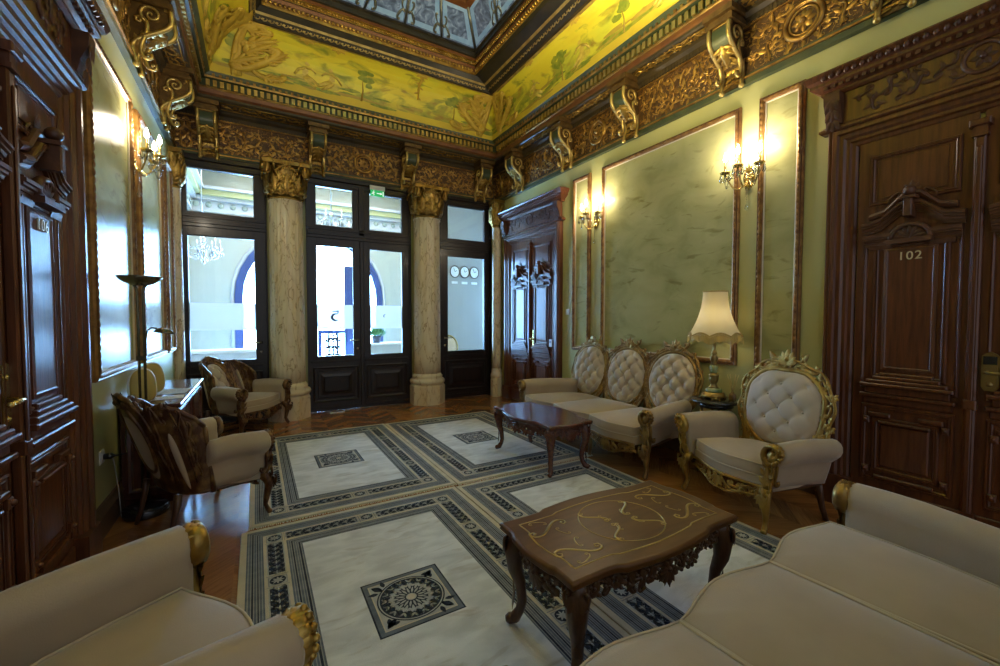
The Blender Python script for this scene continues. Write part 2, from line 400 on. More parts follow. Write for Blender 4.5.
        for px, py, r in pts:
            k = rnd.choice('CSCSJJ'); a = rnd.uniform(0, 2*PI); fl = rnd.choice((-1, 1)); lf = rnd.uniform(0, 2*PI)
            for sg in ((1, -1) if sym else (1,)):
                X = x0+sg*px if sym else x0-w/2+px
                aa = a if sg == 1 else PI-a
                s.scroll(k, X, y0+py, r*1.15, aa, fl*sg, .095, 1.1, z=z)
                for q in range(3):
                    la = lf+q*2.1; la = la if sg == 1 else PI-la
                    s.leaf(X+math.cos(la)*r*.12, y0+py+math.sin(la)*r*.12, r*.70, la, .46, z=z)
    def rect_mould(s, x0, x1, y0, y1, prof, mats=None):   # mitred picture-frame moulding; prof = (inset, height)
        rows = [[(x0+i, y0+i, h), (x1-i, y0+i, h), (x1-i, y1-i, h), (x0+i, y1-i, h)] for i, h in prof]
        for a in range(len(rows)-1):
            if mats: s.mi = mats[a]
            s.grid([rows[a], rows[a+1]], True, False)
    def extrude(s, prof, p0, p1, out, up=(0, 0, 1), caps=True):   # profile (out, up) swept straight from p0 to p1
        p0, p1, out, up = Vector(p0), Vector(p1), Vector(out), Vector(up)
        a = [p0+out*u+up*v for u, v in prof]; b = [p1+out*u+up*v for u, v in prof]
        s.grid([a, b], True, False, caps, caps)
    def acanthus(s, x, y, ln, ang, wd=.5, z=0., lobes=4):          # lobed leaf with a curling tip
        ca, sa = math.cos(ang), math.sin(ang)
        s.leaf(x, y, ln, ang, wd*.55, .16, .22, z)
        for i in range(lobes):
            t = .08+.62*i/max(1, lobes-1)
            for sg in (-1, 1): s.leaf(x+ca*ln*t, y+sa*ln*t, ln*(.46-.22*t), ang+sg*(1.0-.45*t), .55*wd+.12, .2, .15, z+ln*.04)
    def build(s, name, mats, parent=None, fix=False):
        if WARP: s.v = [WARP(p) for p in s.v]
        me = bpy.data.meshes.new(name); me.from_pydata(s.v, [], s.f)
        if not isinstance(mats, (list, tuple)): mats = [mats]
        for k in mats: me.materials.append(M[k])
        me.polygons.foreach_set('material_index', s.m); me.polygons.foreach_set('use_smooth', s.s)
        me.update()
        o = bpy.data.objects.new(name, me); COL.objects.link(o)
        if parent: o.parent = parent
        return o

def _clothoid(f, n=22):
    pts = [(0., 0.)]; a = 0.; st = 1./n
    half = []
    for sg in (1, -1):
        x = y = 0.; th = 0.; P = []
        for i in range(n):
            t = (i+.5)*st; th += sg*f(t, sg)*st
            x += sg*math.cos(th)*st; y += sg*math.sin(th)*st; P.append((x, y))
        half.append(P)
    pts = half[1][::-1]+[(0., 0.)]+half[0]
    xs = [p[0] for p in pts]; ys = [p[1] for p in pts]; cx, cy = (min(xs)+max(xs))/2, (min(ys)+max(ys))/2
    k = max(max(xs)-min(xs), max(ys)-min(ys))
    return [((x-cx)/k, (y-cy)/k) for x, y in pts]
UNIT = {'C': _clothoid(lambda t, g: 3.0*t*t*7), 'S': _clothoid(lambda t, g: g*3.0*t*t*7),
        'J': _clothoid(lambda t, g: (3*t*t*8.5 if g > 0 else .8)), 'L': _clothoid(lambda t, g: 1.2+3*t*t*3.4)}
for _k in UNIT: UNIT[_k] = UNIT[_k][::2] if len(UNIT[_k]) > 40 else UNIT[_k]

def empty(name, loc=(0, 0, 0), rz=0., label=None, cat=None, group=None, kind=None):
    o = bpy.data.objects.new(name, None); COL.objects.link(o); o.location = loc; o.rotation_euler = (0, 0, rz)
    o.empty_display_size = .1
    return tag(o, label, cat, group, kind)
def tag(o, label=None, cat=None, group=None, kind=None):
    for k, v in (('label', label), ('category', cat), ('group', group), ('kind', kind)):
        if v: o[k] = v
    return o
def copy_tree(o, parent=None):
    c = o.copy(); COL.objects.link(c)
    if parent: c.parent = parent
    for ch in list(o.children): copy_tree(ch, c)
    return c
def plane(origin, u, v, wn):     # local (u, v, w) -> space
    o, u, v, wn = Vector(origin), Vector(u), Vector(v), Vector(wn)
    return lambda p: o+u*p[0]+v*p[1]+wn*p[2]
RW = lambda y, z: plane((XR, y, z), (0, -1, 0), (0, 0, 1), (-1, 0, 0))     # on the right wall, facing the room
LW = lambda y, z: plane((XL, y, z), (0, 1, 0), (0, 0, 1), (1, 0, 0))
BW = lambda x, z, y=D: plane((x, y, z), (1, 0, 0), (0, 0, 1), (0, -1, 0))
def text_mesh(name, txt, size, mname, parent, xf, depth=.004):
    cu = bpy.data.curves.new(name, 'FONT'); cu.body = txt; cu.size = size; cu.extrude = depth; cu.align_x = 'CENTER'; cu.space_character = 1.1
    t = bpy.data.objects.new(name, cu); COL.objects.link(t)
    dg = bpy.context.evaluated_depsgraph_get(); dg.update()
    me = bpy.data.meshes.new_from_object(t.evaluated_get(dg)); bpy.data.objects.remove(t)
    for v in me.vertices: v.co = xf(v.co)
    me.materials.clear(); me.materials.append(M[mname]); me.name = name
    o = bpy.data.objects.new(name, me); COL.objects.link(o)
    if parent: o.parent = parent
    return o
def sinlerp(xs, x):
    for (a, va), (b, vb) in zip(xs, xs[1:]):
        if x <= b:
            t = 0 if b == a else max(0, (x-a)/(b-a)); return va+(vb-va)*(.5-.5*math.cos(PI*t))
    return xs[-1][1]
# ------------------------------------------------------------------ the setting: floor, walls, cornice, ceiling
ST = dict(kind='structure')
def build_floor():
    vs, fs, uvs = [], [], []
    cw, L, gap = .30, .105, .0012
    c = 0; x = XL-.15
    while x < XR+.15:
        up = 1 if c % 2 == 0 else -1; y = YN-.5
        while y < D+.15:
            d = cw*up*.8; y0 = y if up > 0 else y+cw*.8
            o = len(vs)
            vs += [(x+gap, y0+gap, 0), (x+cw-gap, y0+d+gap, 0), (x+cw-gap, y0+d+L-gap, 0), (x+gap, y0+L-gap, 0)]
            fs.append((o, o+1, o+2, o+3)); r = random.random()*7
            uvs += [(r, r), (r+cw*1.3, r), (r+cw*1.3, r+L), (r, r+L)]
            y += L
        x += cw; c += 1
    o = len(vs); vs += [(XL-.15, YN-.6, -.004), (XR+.15, YN-.6, -.004), (XR+.15, D+.25, -.004), (XL-.15, D+.25, -.004)]
    fs.append((o, o+1, o+2, o+3)); uvs += [(0, 0)]*4
    me = bpy.data.meshes.new('floor'); me.from_pydata(vs, [], fs); u = me.uv_layers.new(name='UVMap')
    for i, q in enumerate(uvs): u.data[i].uv = q
    me.materials.append(M['parquet']); o = bpy.data.objects.new('floor', me); COL.objects.link(o); tag(o, **ST)
random.seed(4)
build_floor()

b = MB(); b.box(XR, XR+.15, YN, D+.2, 0, 4.3); tag(b.build('wall_right', 'wall_paint'), **ST)
b = MB(); b.box(XL-.15, XL, YN, D+.2, 0, 4.3); tag(b.build('wall_left', 'wall_paint'), **ST)
b = MB()
for x0, x1 in ((XL-.1, -.86), (.145, .655), (2.21, 2.70), (3.66, XR+.1)): b.box(x0, x1, D, D+.12, 0, 3.47)
b.box(XL-.1, XR+.1, D, D+.12, 3.44, 4.3); tag(b.build('wall_back', 'wall_paint'), **ST)

# ---- entablature: frieze with carved relief, one length per wall
FZ0, FZ1 = 3.50, 4.04
def frieze(name, xf, length, bays, seed):
    b = MB(); b.xf = xf
    b.mi = 0; b.box(0, length, FZ0+.06, FZ1, 0, .035)
    b.mi = 2                                                         # green lower fillet with gold beads
    b.xf = xf
    def bar(z0, z1, d, mi): b.mi = mi; b.box(0, length, z0, z1, 0, d)
    bar(FZ0-.02, FZ0+.025, .05, 2); bar(FZ0+.025, FZ0+.04, .065, 1); bar(FZ0+.04, FZ0+.065, .045, 2)
    bar(FZ1-.05, FZ1, .07, 3); bar(FZ1-.065, FZ1-.05, .055, 1)
    b.mi = 1
    for k, (x0, x1, med) in enumerate(bays):
        wd, cx = x1-x0, (x0+x1)/2; h = FZ1-FZ0-.15
        def sub(p, cx=cx): return xf((cx+p[0], FZ0+.075+p[1], .037+p[2]))
        b.xf = sub
        b.rinceau(wd-.01, h, seed+k % 2, .105, hole=.15 if med else None)
        b.rinceau(wd-.01, h, seed+9+k % 2, .062, hole=.15 if med else None, z=-.006)
        if med:
            ring = [(.135*math.cos(a*PI/12), h/2+.135*math.sin(a*PI/12)) for a in range(24)]
            b.ptube(ring, .022, 1.2, 6, True); b.ptube([(x*.75, (y-h/2)*.75+h/2) for x, y in ring], .012, 1, 5, True)
            b.rosette(0, h/2, .09, 8)
            for a in range(12): b.leaf(.15*math.cos(a*PI/6), h/2+.15*math.sin(a*PI/6), .07, a*PI/6, .5)
    b.xf = None
    return tag(b.build(name, ['frieze_dark', 'frieze_gold', 'cornice_green', 'cornice']), **ST)
CY = [-.02, 1.15, 2.27, 3.46, 4.60, 5.80]                            # corbels along the side walls
CX = [-.49, .80, 2.15, 3.47]                                         # corbels along the glazed wall
def bays_of(cs, lo, hi, half=.10, med=lambda k: k % 2 == 0):
    e = [lo]+cs+[hi]; out = []
    for k, (a, c) in enumerate(zip(e, e[1:])):
        a2 = a+(half if k > 0 else .02); c2 = c-(half if k < len(cs) else .02)
        if c2-a2 > .12: out.append((a2, c2, med(k) and c2-a2 > .6))
    return out
LR = D-YN
fl = lambda ys: sorted(D-y for y in ys)
frieze('trim_1', lambda p: Vector((XR-p[2], D-p[0], p[1])), LR, bays_of(fl(CY), 0, LR), 11)
frieze('trim_2', lambda p: Vector((XL+p[2], YN+p[0], p[1])), LR, bays_of([y-YN for y in CY], 0, LR), 23)
frieze('trim_3', lambda p: Vector((XL+p[0], D-p[2], p[1])), XR-XL, bays_of([x-XL for x in CX], 0, XR-XL, med=lambda k: k == 2), 37)

# ---- cornice: strips that run round three walls; (z, offsets from the glazed, right and left wall)
def ring(b, prof, mis=None):
    for k, (a, c) in enumerate(zip(prof, prof[1:])):
        if mis: b.mi = mis[k]
        rows = []
        for z, db, dr, dl in (a, c): rows.append([(XL+dl, YN, z), (XL+dl, D-db, z), (XR-dr, D-db, z), (XR-dr, YN, z)])
        b.grid(rows, False, False)
def off(base, e, dz=0): return (base[0]+dz, base[1]+e, base[2]+e, base[3]+e)
SOF = (4.10, .36, .22, .30); DB = (4.20, .42, .24, .33); DT = (4.32, .43, .27, .36); CB = (4.40, .463, .334, .447)
CT = (4.93, .81, .53, .88); RP = (5.10, .94, .90, 1.00); SK = (5.40, 1.04, .95, 1.08)
b = MB()
ring(b, [(4.03, .06, .06, .06), (4.06, .11, .11, .11), (4.10, .11, .11, .11), (4.10, .36, .22, .30), (4.115, .38, .235, .315), (4.14, .38, .235, .315),
         (4.16, .41, .24, .33), (4.20, .42, .24, .33), (4.21, .43, .25, .34), (4.225, .43, .25, .34), (4.225, .40, .235, .33), (4.32, .40, .235, .33),
         (4.325, .45, .29, .39), (4.345, .455, .30, .40), (4.36, .44, .29, .39), (4.385, .455, .315, .43), (4.40, .463, .334, .447), (4.405, .44, .30, .42), (4.39, .30, .18, .28)],
     [0, 0, 0, 0, 0, 2, 2, 3, 3, 0, 1, 1, 3, 1, 1, 1, 1, 1])
tag(b.build('trim_4', ['cornice', 'cornice_green', 'cornice_red', 'gold_old']), **ST)
b = MB()                                                             # dentil course
def dentils(b, pos, z0, z1, pitch, wd, dp, mi=0):
    b.mi = mi; db, dr, dl = pos
    n = int((XR-dr-XL-dl)/pitch)
    for i in range(1, n): x = XL+dl+i*pitch; b.box(x, x+wd, D-db-dp, D-db, z0, z1)
    n = int((D-db-YN)/pitch)
    for i in range(1, n):
        y = D-db-i*pitch
        b.box(XR-dr-dp, XR-dr, y-wd, y, z0, z1); b.box(XL+dl, XL+dl+dp, y-wd, y, z0, z1)
dentils(b, (.40, .235, .33), 4.235, 4.31, .072, .040, .032)
dentils(b, (.45, .295, .395), 4.345, 4.375, .072, .03, .012, 1)
dentils(b, (.055, .055, .055), 3.985, 4.03, .035, .018, .02, 2)
tag(b.build('trim_5', ['gold_bright', 'gold_old', 'cornice']), **ST)
b = MB()                                                             # carved soffit panels between the corbels
for wall, cs, d in (('R', CY, .22), ('L', CY, .30), ('B', CX, .36)):
    for a, c in zip(cs, cs[1:]):
        wd = c-a-.34; cx = (a+c)/2; h = d-.165
        if wall == 'R': xf = lambda p, cx=cx, d=d: Vector((XR-.135-p[1], cx+p[0], 4.097-p[2]))
        elif wall == 'L': xf = lambda p, cx=cx, d=d: Vector((XL+.135+p[1], cx+p[0], 4.097-p[2]))
        else: xf = lambda p, cx=cx, d=d: Vector((cx+p[0], D-.135-p[1], 4.097-p[2]))
        b.xf = xf; n = max(3, int(wd/.07))
        for i in range(n):
            x = -wd/2+wd*(i+.5)/n
            b.scroll('C' if i % 2 else 'S', x, h/2, .085, i*.9, 1 if i % 2 else -1, .11, 1.2); b.leaf(x, h*.2, .07, 1.2+i, .5); b.leaf(x+.02, h*.8, .07, 4+i, .5)
        b.ptube([(-wd/2-.02, 0), (wd/2+.02, 0), (wd/2+.02, h), (-wd/2-.02, h)], .008, .8, 4, True)
b.xf = None; tag(b.build('trim_6', 'gold'), **ST)

# ---- cove painted with a landscape, then the frame and the skylight
def cove():
    vs, fs, uvs, mi = [], [], [], []
    n = 8
    def prof(t):                                                     # quarter-round between the cornice and the frame
        s = .25*t+.75*(1-math.cos(t*PI/2)); q = .25*t+.75*math.sin(t*PI/2)
        return tuple(CB[k]+(CT[k]-CB[k])*(q if k == 0 else s) for k in range(4))
    P = [prof(i/n) for i in range(n+1)]
    for wall in 'LBR':
        for i in range(n):
            q = []
            for z, db, dr, dl in (P[i], P[i+1]):
                if wall == 'L': e = [(XL+dl, YN, z), (XL+dl, D-db, z)]
                elif wall == 'B': e = [(XL+dl, D-db, z), (XR-dr, D-db, z)]
                else: e = [(XR-dr, D-db, z), (XR-dr, YN, z)]
                q.append(e)
            if wall == 'R': q = [e[::-1] for e in q]
            o = len(vs); vs += [q[0][0], q[0][1], q[1][1], q[1][0]]; fs.append((o, o+1, o+2, o+3))
            base = {'L': 10, 'B': 0, 'R': 30}[wall]
            for (x, y, z), vv in zip(vs[-4:], (i/n, i/n, (i+1)/n, (i+1)/n)): uvs.append((base+(x if wall == 'B' else y), vv*.8))
            mi.append(1 if i == 0 else 0)
    me = bpy.data.meshes.new('ceiling'); me.from_pydata(vs, [], fs); u = me.uv_layers.new(name='UVMap')
    for i, q in enumerate(uvs): u.data[i].uv = q
    me.materials.append(M['mural']); me.materials.append(M['cove_edge'])
    me.polygons.foreach_set('material_index', mi); me.polygons.foreach_set('use_smooth', [True]*len(fs))
    o = bpy.data.objects.new('ceiling', me); COL.objects.link(o); tag(o, **ST)
cove()
def lerp4(a, c, t, dz=0., e=0.): return (a[0]+(c[0]-a[0])*t+dz, a[1]+(c[1]-a[1])*t+e, a[2]+(c[2]-a[2])*t+e, a[3]+(c[3]-a[3])*t+e)
b = MB()
pr = [lerp4(CT, RP, 0, .02, -.06), lerp4(CT, RP, 0, -.01, .0), lerp4(CT, RP, .05, -.02, .02), lerp4(CT, RP, .12), lerp4(CT, RP, .45, .0), lerp4(CT, RP, .5, .02),
      lerp4(CT, RP, .85, .01), lerp4(CT, RP, 1, -.02), lerp4(RP, SK, .06), lerp4(RP, SK, .3), lerp4(RP, SK, .32, -.01, .02), lerp4(RP, SK, .45), lerp4(RP, SK, .48, 0, .02),
      lerp4(RP, SK, .62), lerp4(RP, SK, .64, 0, .025), lerp4(RP, SK, .86), lerp4(RP, SK, .9, 0, .02), SK]
ring(b, pr, [0, 3, 0, 4, 3, 4, 4, 1, 2, 4, 1, 1, 2, 4, 4, 4, 4])
tag(b.build('trim_7', ['cornice', 'gold', 'cornice_red', 'gold_pale', 'frame_dark']), **ST)
b = MB()                                                             # gold rope mouldings and beads of the skylight frame
def along(f, z4, pitch):
    z, db, dr, dl = z4
    n = int((XR-dr-XL-dl)/pitch)
    for i in range(n): f((XL+dl+(i+.5)*pitch, D-db, z), 0)
    n = int((D-db-YN)/pitch)
    for i in range(n): f((XR-dr, D-db-(i+.5)*pitch, z), 1); f((XL+dl, D-db-(i+.5)*pitch, z), 2)
along(lambda p, k: b.ball(p, .024, 6, 4, (1, .8, 1)), lerp4(RP, SK, .12, -.005, .005), .05)
along(lambda p, k: b.ball(p, .016, 6, 4), lerp4(RP, SK, .42, -.01, .01), .036)
tag(b.build('trim_8', 'gold'), **ST)
b = MB()                                                             # pierced white and gold band of the frame
def bandleaf(p, k):
    q = Vector(p)
    if k == 0: b.xf = plane(q, (1, 0, 0), (0, -.6, .8), (0, -.8, -.6))
    elif k == 1: b.xf = plane(q, (0, -1, 0), (-.6, 0, .8), (-.8, 0, -.6))
    else: b.xf = plane(q, (0, 1, 0), (.6, 0, .8), (.8, 0, -.6))
    b.scroll('C', 0, 0, .05, .4, 1, .12, 1); b.leaf(.03, 0, .04, .3, .6)
along(bandleaf, lerp4(CT, RP, .28, -.012, .01), .075)
b.xf = None; tag(b.build('trim_9', 'gold_pale'), **ST)
# plaster cartouches: corners of the cove, shells hanging from the frame
def cove_xf(wall, along_pos):
    def f(p):
        t = max(0, min(1, p[1])); s = .25*t+.75*(1-math.cos(t*PI/2)); q = .25*t+.75*math.sin(t*PI/2)
        z = CB[0]+(CT[0]-CB[0])*q
        db, dr, dl = (CB[k]+(CT[k]-CB[k])*s for k in (1, 2, 3))
        n = p[2]+.01
        if wall == 'B': return Vector((along_pos+p[0], D-db-n, z-n*.4))
        if wall == 'R': return Vector((XR-dr-n, along_pos-p[0], z-n*.4))
        return Vector((XL+dl+n, along_pos+p[0], z-n*.4))
    return f
b = MB()
def cartouche(xf, fl):
    b.xf = lambda p: xf((p[0]*fl, p[1], p[2]))
    for q in (0, 1): b.ptube([(.02+.05*q*(1-.5*t)+.22*(1-t)**2, .03+.93*t) for t in [i/8 for i in range(9)]], .034, .5, 6)
    b.scroll('C', .36, .34, .50, .9, 1, .15, .7); b.scroll('C', .22, .68, .38, 1.3, 1, .15, .7); b.scroll('J', .56, .14, .36, .1, 1, .14, .7)
    for x, y, l, a_ in ((.12, .2, .34, .6), (.20, .36, .36, .9), (.16, .55, .34, .5), (.46, .3, .30, 1.0), (.10, .75, .26, .2), (.52, .1, .24, .0)): b.acanthus(x, y, l, a_, .6)
    b.fan(.06, .97, .28, -1.2, 5, 2.6, .5); b.rosette(.05, .93, .10, 7)
cornerL, cornerR = XL+CB[3], XR-CB[2]
cartouche(lambda p: cove_xf('B', cornerL+(CT[3]-CB[3])*p[1]*.95)(p), 1)
cartouche(lambda p: cove_xf('B', cornerR-(CT[2]-CB[2])*p[1]*.95)(p), -1)
cartouche(lambda p: cove_xf('R', D-CB[1]-(CT[1]-CB[1])*p[1]*.95)(p), 1)
cartouche(lambda p: cove_xf('L', D-CB[1]-(CT[1]-CB[1])*p[1]*.95)(p), -1)
for wl, ps in (('B', (.62, 1.0, 2.15)), ('R', (4.85, 3.9, 2.9, 2.0, 1.0)), ('L', (5.0, 4.0, 3.0))):
    for q in ps:
        b.xf = cove_xf(wl, q)
        b.fan(0, .98, .16, -PI/2, 5, 2.6, .5); b.rosette(0, .92, .06, 6)
        if wl == 'B' and q > 1.5:
            b.ptube([(.01*math.sin(9*t), .95-.55*t) for t in [i/8 for i in range(9)]], [.03-.02*i/8 for i in range(9)], 1, 5)
            for i in range(5): b.leaf(0, .85-.1*i, .08, -PI/2+(-1)**i*.9, .5)
b.xf = None; tag(b.build('trim_10', 'stucco'), **ST)
b = MB()                                                             # painted trees, meadows and resting figures of the cove picture
rnd = random.Random(12)
def paint(wl, q, f):
    b.xf = lambda p: cove_xf(wl, q)((p[0], p[1], p[2]-.006)); f()
def blob(x, y, rx, ry, n=12): 
    pts = [(x+rx*math.cos(2*PI*i/n)*rnd.uniform(.7, 1.1), y+ry*math.sin(2*PI*i/n)*rnd.uniform(.7, 1.1), 0) for i in range(n)]; b.add([(x, y, .004)]+pts, [(0, 1+i, 1+(i+1) % n) for i in range(n)])
def tree():
    b.mi = 1; b.ptube([(0, .12), (.015, .3), (.0, .46)], [.016, .010, .006], .3, 5)
    b.mi = 0
    for i in range(9): blob(rnd.uniform(-.11, .11), rnd.uniform(.36, .62), rnd.uniform(.05, .09), rnd.uniform(.04, .07))
def meadow():
    for i in range(7): b.mi = 0 if i % 3 else 1; blob(rnd.uniform(-.5, .5), rnd.uniform(.10, .26), rnd.uniform(.10, .24), rnd.uniform(.015, .035))
def figure():
    b.mi = 2; s = rnd.choice((-1, 1))
    blob(0, .36, .045, .085); blob(s*.02, .485, .030, .038); b.ptube([(0, .29), (s*.09, .24), (s*.17, .18)], [.045, .036, .020], .2, 6); b.ptube([(-s*.01, .28), (s*.05, .2), (s*.13, .13)], [.04, .03, .018], .2, 6)
    b.ptube([(0, .42), (-s*.08, .37), (-s*.13, .28)], [.024, .02, .014], .2, 5); b.ptube([(0, .42), (s*.08, .42), (s*.13, .36)], [.022, .018, .012], .2, 5)
    b.mi = 3; blob(-s*.02, .24, .12, .07)
for wl, ts, fs in (('B', (-.12, 1.35, 2.75), (.62, .95)), ('R', (5.5, 4.35, 3.3, 2.2), (4.95, 3.95, 2.75)), ('L', (5.6, 4.6), (5.2,))):
    for q in ts: paint(wl, q, tree); paint(wl, q+.35, meadow)
    for q in fs: paint(wl, q, meadow); paint(wl, q, figure)
b.xf = None; tag(b.build('trim_40', ['paint_green', 'paint_brown', 'paint_flesh', 'paint_cloth']), **ST)
# skylight: sloping leaded panes between mullions, a stained inner light
S2 = (5.66, SK[1]+.40, SK[2]+.32, SK[3]+.40)
b = MB()
ring(b, [SK, S2]); b.mi = 1; b.grid([[(XL+S2[3], YN, S2[0]+.12), (XR-S2[2], YN, S2[0]+.12)], [(XL+S2[3], D-S2[1], S2[0]+.12), (XR-S2[2], D-S2[1], S2[0]+.12)]], False, False)
b.mi = 2
def pane_border(p, q, p2, q2, n):
    L0 = lambda s, r: Vector((p[0]+(q[0]-p[0])*s+(p2[0]+(q2[0]-p2[0])*s-p[0]-(q[0]-p[0])*s)*r, p[1]+(q[1]-p[1])*s+(p2[1]+(q2[1]-p2[1])*s-p[1]-(q[1]-p[1])*s)*r, SK[0]-.006+(S2[0]-SK[0])*r))
    for i in range(n):
        s0, s1 = (i+.06)/n, (i+.94)/n; e = .14/n; r0, r1, g = .05, .95, .13
        o = [L0(s0, r0), L0(s1, r0), L0(s1, r1), L0(s0, r1)]; k = [L0(s0+e, r0+g), L0(s1-e, r0+g), L0(s1-e, r1-g), L0(s0+e, r1-g)]
        b.add(o+k, [(0, 1, 5, 4), (1, 2, 6, 5), (2, 3, 7, 6), (3, 0, 4, 7)], False)
_A = [(XL+SK[3], YN), (XL+SK[3], D-SK[1]), (XR-SK[2], D-SK[1]), (XR-SK[2], YN)]; _B = [(XL+S2[3], YN), (XL+S2[3], D-S2[1]), (XR-S2[2], D-S2[1]), (XR-S2[2], YN)]
pane_border(_A[1], _A[2], _B[1], _B[2], 5); pane_border(_A[2], _A[3], _B[2], _B[3], 11); pane_border(_A[0], _A[1], _B[0], _B[1], 11)
sky = tag(b.build('window_1', ['skyglass', 'stained', 'skyborder']), **ST)
b = MB()
def mull(a, c, r=.018): b.tube([a, c], r, 5)
A = [(XL+SK[3], YN), (XL+SK[3], D-SK[1]), (XR-SK[2], D-SK[1]), (XR-SK[2], YN)]
B2 = [(XL+S2[3], YN), (XL+S2[3], D-S2[1]), (XR-S2[2], D-S2[1]), (XR-S2[2], YN)]
for k in (1, 2): mull((*A[k], SK[0]-.01), (*B2[k], S2[0]-.01), .022)
def barway(p, q, p2, q2, n):
    for i in range(1, n):
        t = i/n; a = (p[0]+(q[0]-p[0])*t, p[1]+(q[1]-p[1])*t, SK[0]-.01); c = (p2[0]+(q2[0]-p2[0])*t, p2[1]+(q2[1]-p2[1])*t, S2[0]-.01)
        mull(a, c); u = Vector(c)-Vector(a); L = u.length; u.normalize(); v = (Vector(q)-Vector(p)).to_3d().normalized(); nn = v.cross(u)
        if nn.z > 0: nn = -nn
        b.xf = plane(a, v, u, nn)
        for sg in (1, -1):
            b.scroll('C', sg*.075, .10, .15, sg*.5+PI/2, sg, .12, .8); b.scroll('J', sg*.06, .22, .12, PI/2, sg, .12, .8)
        b.xf = None
barway(A[1], A[2], B2[1], B2[2], 5); barway(A[2], A[3], B2[2], B2[3], 11); barway(A[0], A[1], B2[0], B2[1], 11)
b.build('glazing_bars', 'sky_inner', sky)
b = MB(); ring(b, [(S2[0]-.03, S2[1]-.04, S2[2]-.04, S2[3]-.04), (S2[0]-.02, S2[1]+.05, S2[2]+.05, S2[3]+.05), (S2[0]+.14, S2[1]+.05, S2[2]+.05, S2[3]+.05)])
b.build('inner_frame', 'cornice_red', sky)
b = MB(); b.box(XL-.3, XR+.3, YN-.2, D+.3, 5.95, 6.05); b.box(XL-.15, XL, YN, D+.12, 4.3, 5.95); b.box(XR, XR+.15, YN, D+.12, 4.3, 5.95); b.box(XL, XR, D, D+.12, 4.3, 5.95)
tag(b.build('ceiling_shell', 'cornice'), **ST)

# ---- corbels
def make_corbel(wd, dp, label):
    root = empty('corbel', (0, 0, 0), 0, label, 'bracket', 'gilded brackets under the cornice')
    zt, zb = .48, -.02                                               # above the frieze foot
    P = []
    for i in range(21):
        t = i/20                                                     # S-curve from the foot up to the volute
        z = zb+(zt-zb)*t
        o = .055+(dp-.055)*(.5-.5*math.cos(PI*min(1, max(0, (t-.25)/.55))))+.02*math.sin(t*PI*2+2.6)
        P.append((o, z))
    b = MB()
    for sx in (-1, 1):
        b.add([(sx*wd*.42, -o, z) for o, z in P]+[(sx*wd*.42, 0, z) for o, z in P], [(i, i+1, 22+i, 21+i) for i in range(20)], False)
    b.grid([[(x, -o, z) for o, z in P] for x in (-wd*.42, 0, wd*.42)], False)
    b.box(-wd*.62, wd*.62, -dp-.04, 0, zt, zt+.035); b.box(-wd*.55, wd*.55, -dp-.02, 0, zt+.035, zt+.07); b.box(-wd*.68, wd*.68, -dp-.06, 0, zt+.07, zt+.12)
    b.mi = 1
    b.grid([[(x, -o-.003, z) for o, z in P[13:20]] for x in (-wd*.34, 0, wd*.34)], False)
    b.build('bracket_body', ['frieze_ground_gilt', 'cornice_green'], root)
    b = MB()
    for sx in (-1, 1):
        b.tube([(sx*wd*.45, -o-.008, z) for o, z in P], [.020]*21, 6)
        b.ball((sx*wd*.45, -P[0][0]-.005, zb), .026, 8, 5)
        b.xf = plane((sx*wd*.45, -dp*.62, zt*.84), (0, -1, 0), (0, 0, 1), (sx, 0, 0))
        sp = [(.005*k**.9*math.cos(k*.5), .005*k**.9*math.sin(k*.5)) for k in range(22)]
        b.ptube(sp, [.006+.0005*k for k in range(22)], 1.2, 5)
        b.scroll('S', -.05, -.2, .3, 1.25, 1, .07, 1.); b.leaf(-.02, -.12, .12, -2., .5); b.leaf(-.07, -.3, .12, 1.9, .5)
        b.xf = None
    b.box(-wd*.47, wd*.47, -dp-.012, -dp+.02, zt-.022, zt)
    b.build('gilt_edging', 'gold_bright', root)
    b = MB()
    def fx(p):
        t = max(0, min(1, p[1])); i = min(19, int(t*20)); q = t*20-i; o = P[i][0]+(P[i+1][0]-P[i][0])*q
        return Vector((p[0], -o-p[2]-.004, zb+(zt-zb)*t))
    b.xf = fx
    b.acanthus(0, .66, .30, -PI/2, .5)
    for i in range(5):
        b.leaf(0, .56-.1*i, .07, -PI/2, .6)
        for sg in (1, -1): b.leaf(sg*.02, .60-.12*i, .10, -PI/2+sg*.5, .5); b.scroll('C', sg*wd*.2, .55-.11*i, .06, sg*1.2, sg, .12, 1)
    b.build('acanthus_leaf', 'gold', root)
    return root
nth = ['nearest', 'second', 'third', 'fourth', 'fifth', 'sixth']
for wall, cs in (('R', CY[1:]), ('L', CY[3:]), ('B', CX)):
    proto = None
    for k, c in enumerate(cs):
        if wall == 'R':
            lab = ['gilded scroll bracket on the right wall above the door numbered 102', 'gilded scroll bracket above the right wall sconce with a green face, near the lampshade side', 'gilded scroll bracket above the middle of the big silk panel on the right wall',
                   'gilded scroll bracket above the far sconce on the right wall', 'gilded scroll bracket above the far wooden double door, next to the corner'][k]
            loc, rz, dp = (XR, c, FZ0), -PI/2, .25
        elif wall == 'L':
            lab = ['gilded scroll bracket on the left wall nearest the camera, above the carved door hood', 'gilded scroll bracket on the left wall above the crystal sconce', 'gilded scroll bracket on the left wall in the corner by the glazed wall'][k]
            loc, rz, dp = (XL, c, FZ0), PI/2, .28
        else:
            lab = ['gilded scroll bracket above the left glazed door', 'gilded scroll bracket above the left leaf of the glazed double door', 'gilded scroll bracket above the right edge of the glazed double door, by the capital', 'gilded scroll bracket above the right glazed door, next to the corner'][k]
            loc, rz, dp = (c, D, FZ0), 0, .30
        if proto is None: o = proto = make_corbel(.20, dp, lab)
        else: o = copy_tree(proto); o['label'] = lab
        o.location = loc; o.rotation_euler = (0, 0, rz)

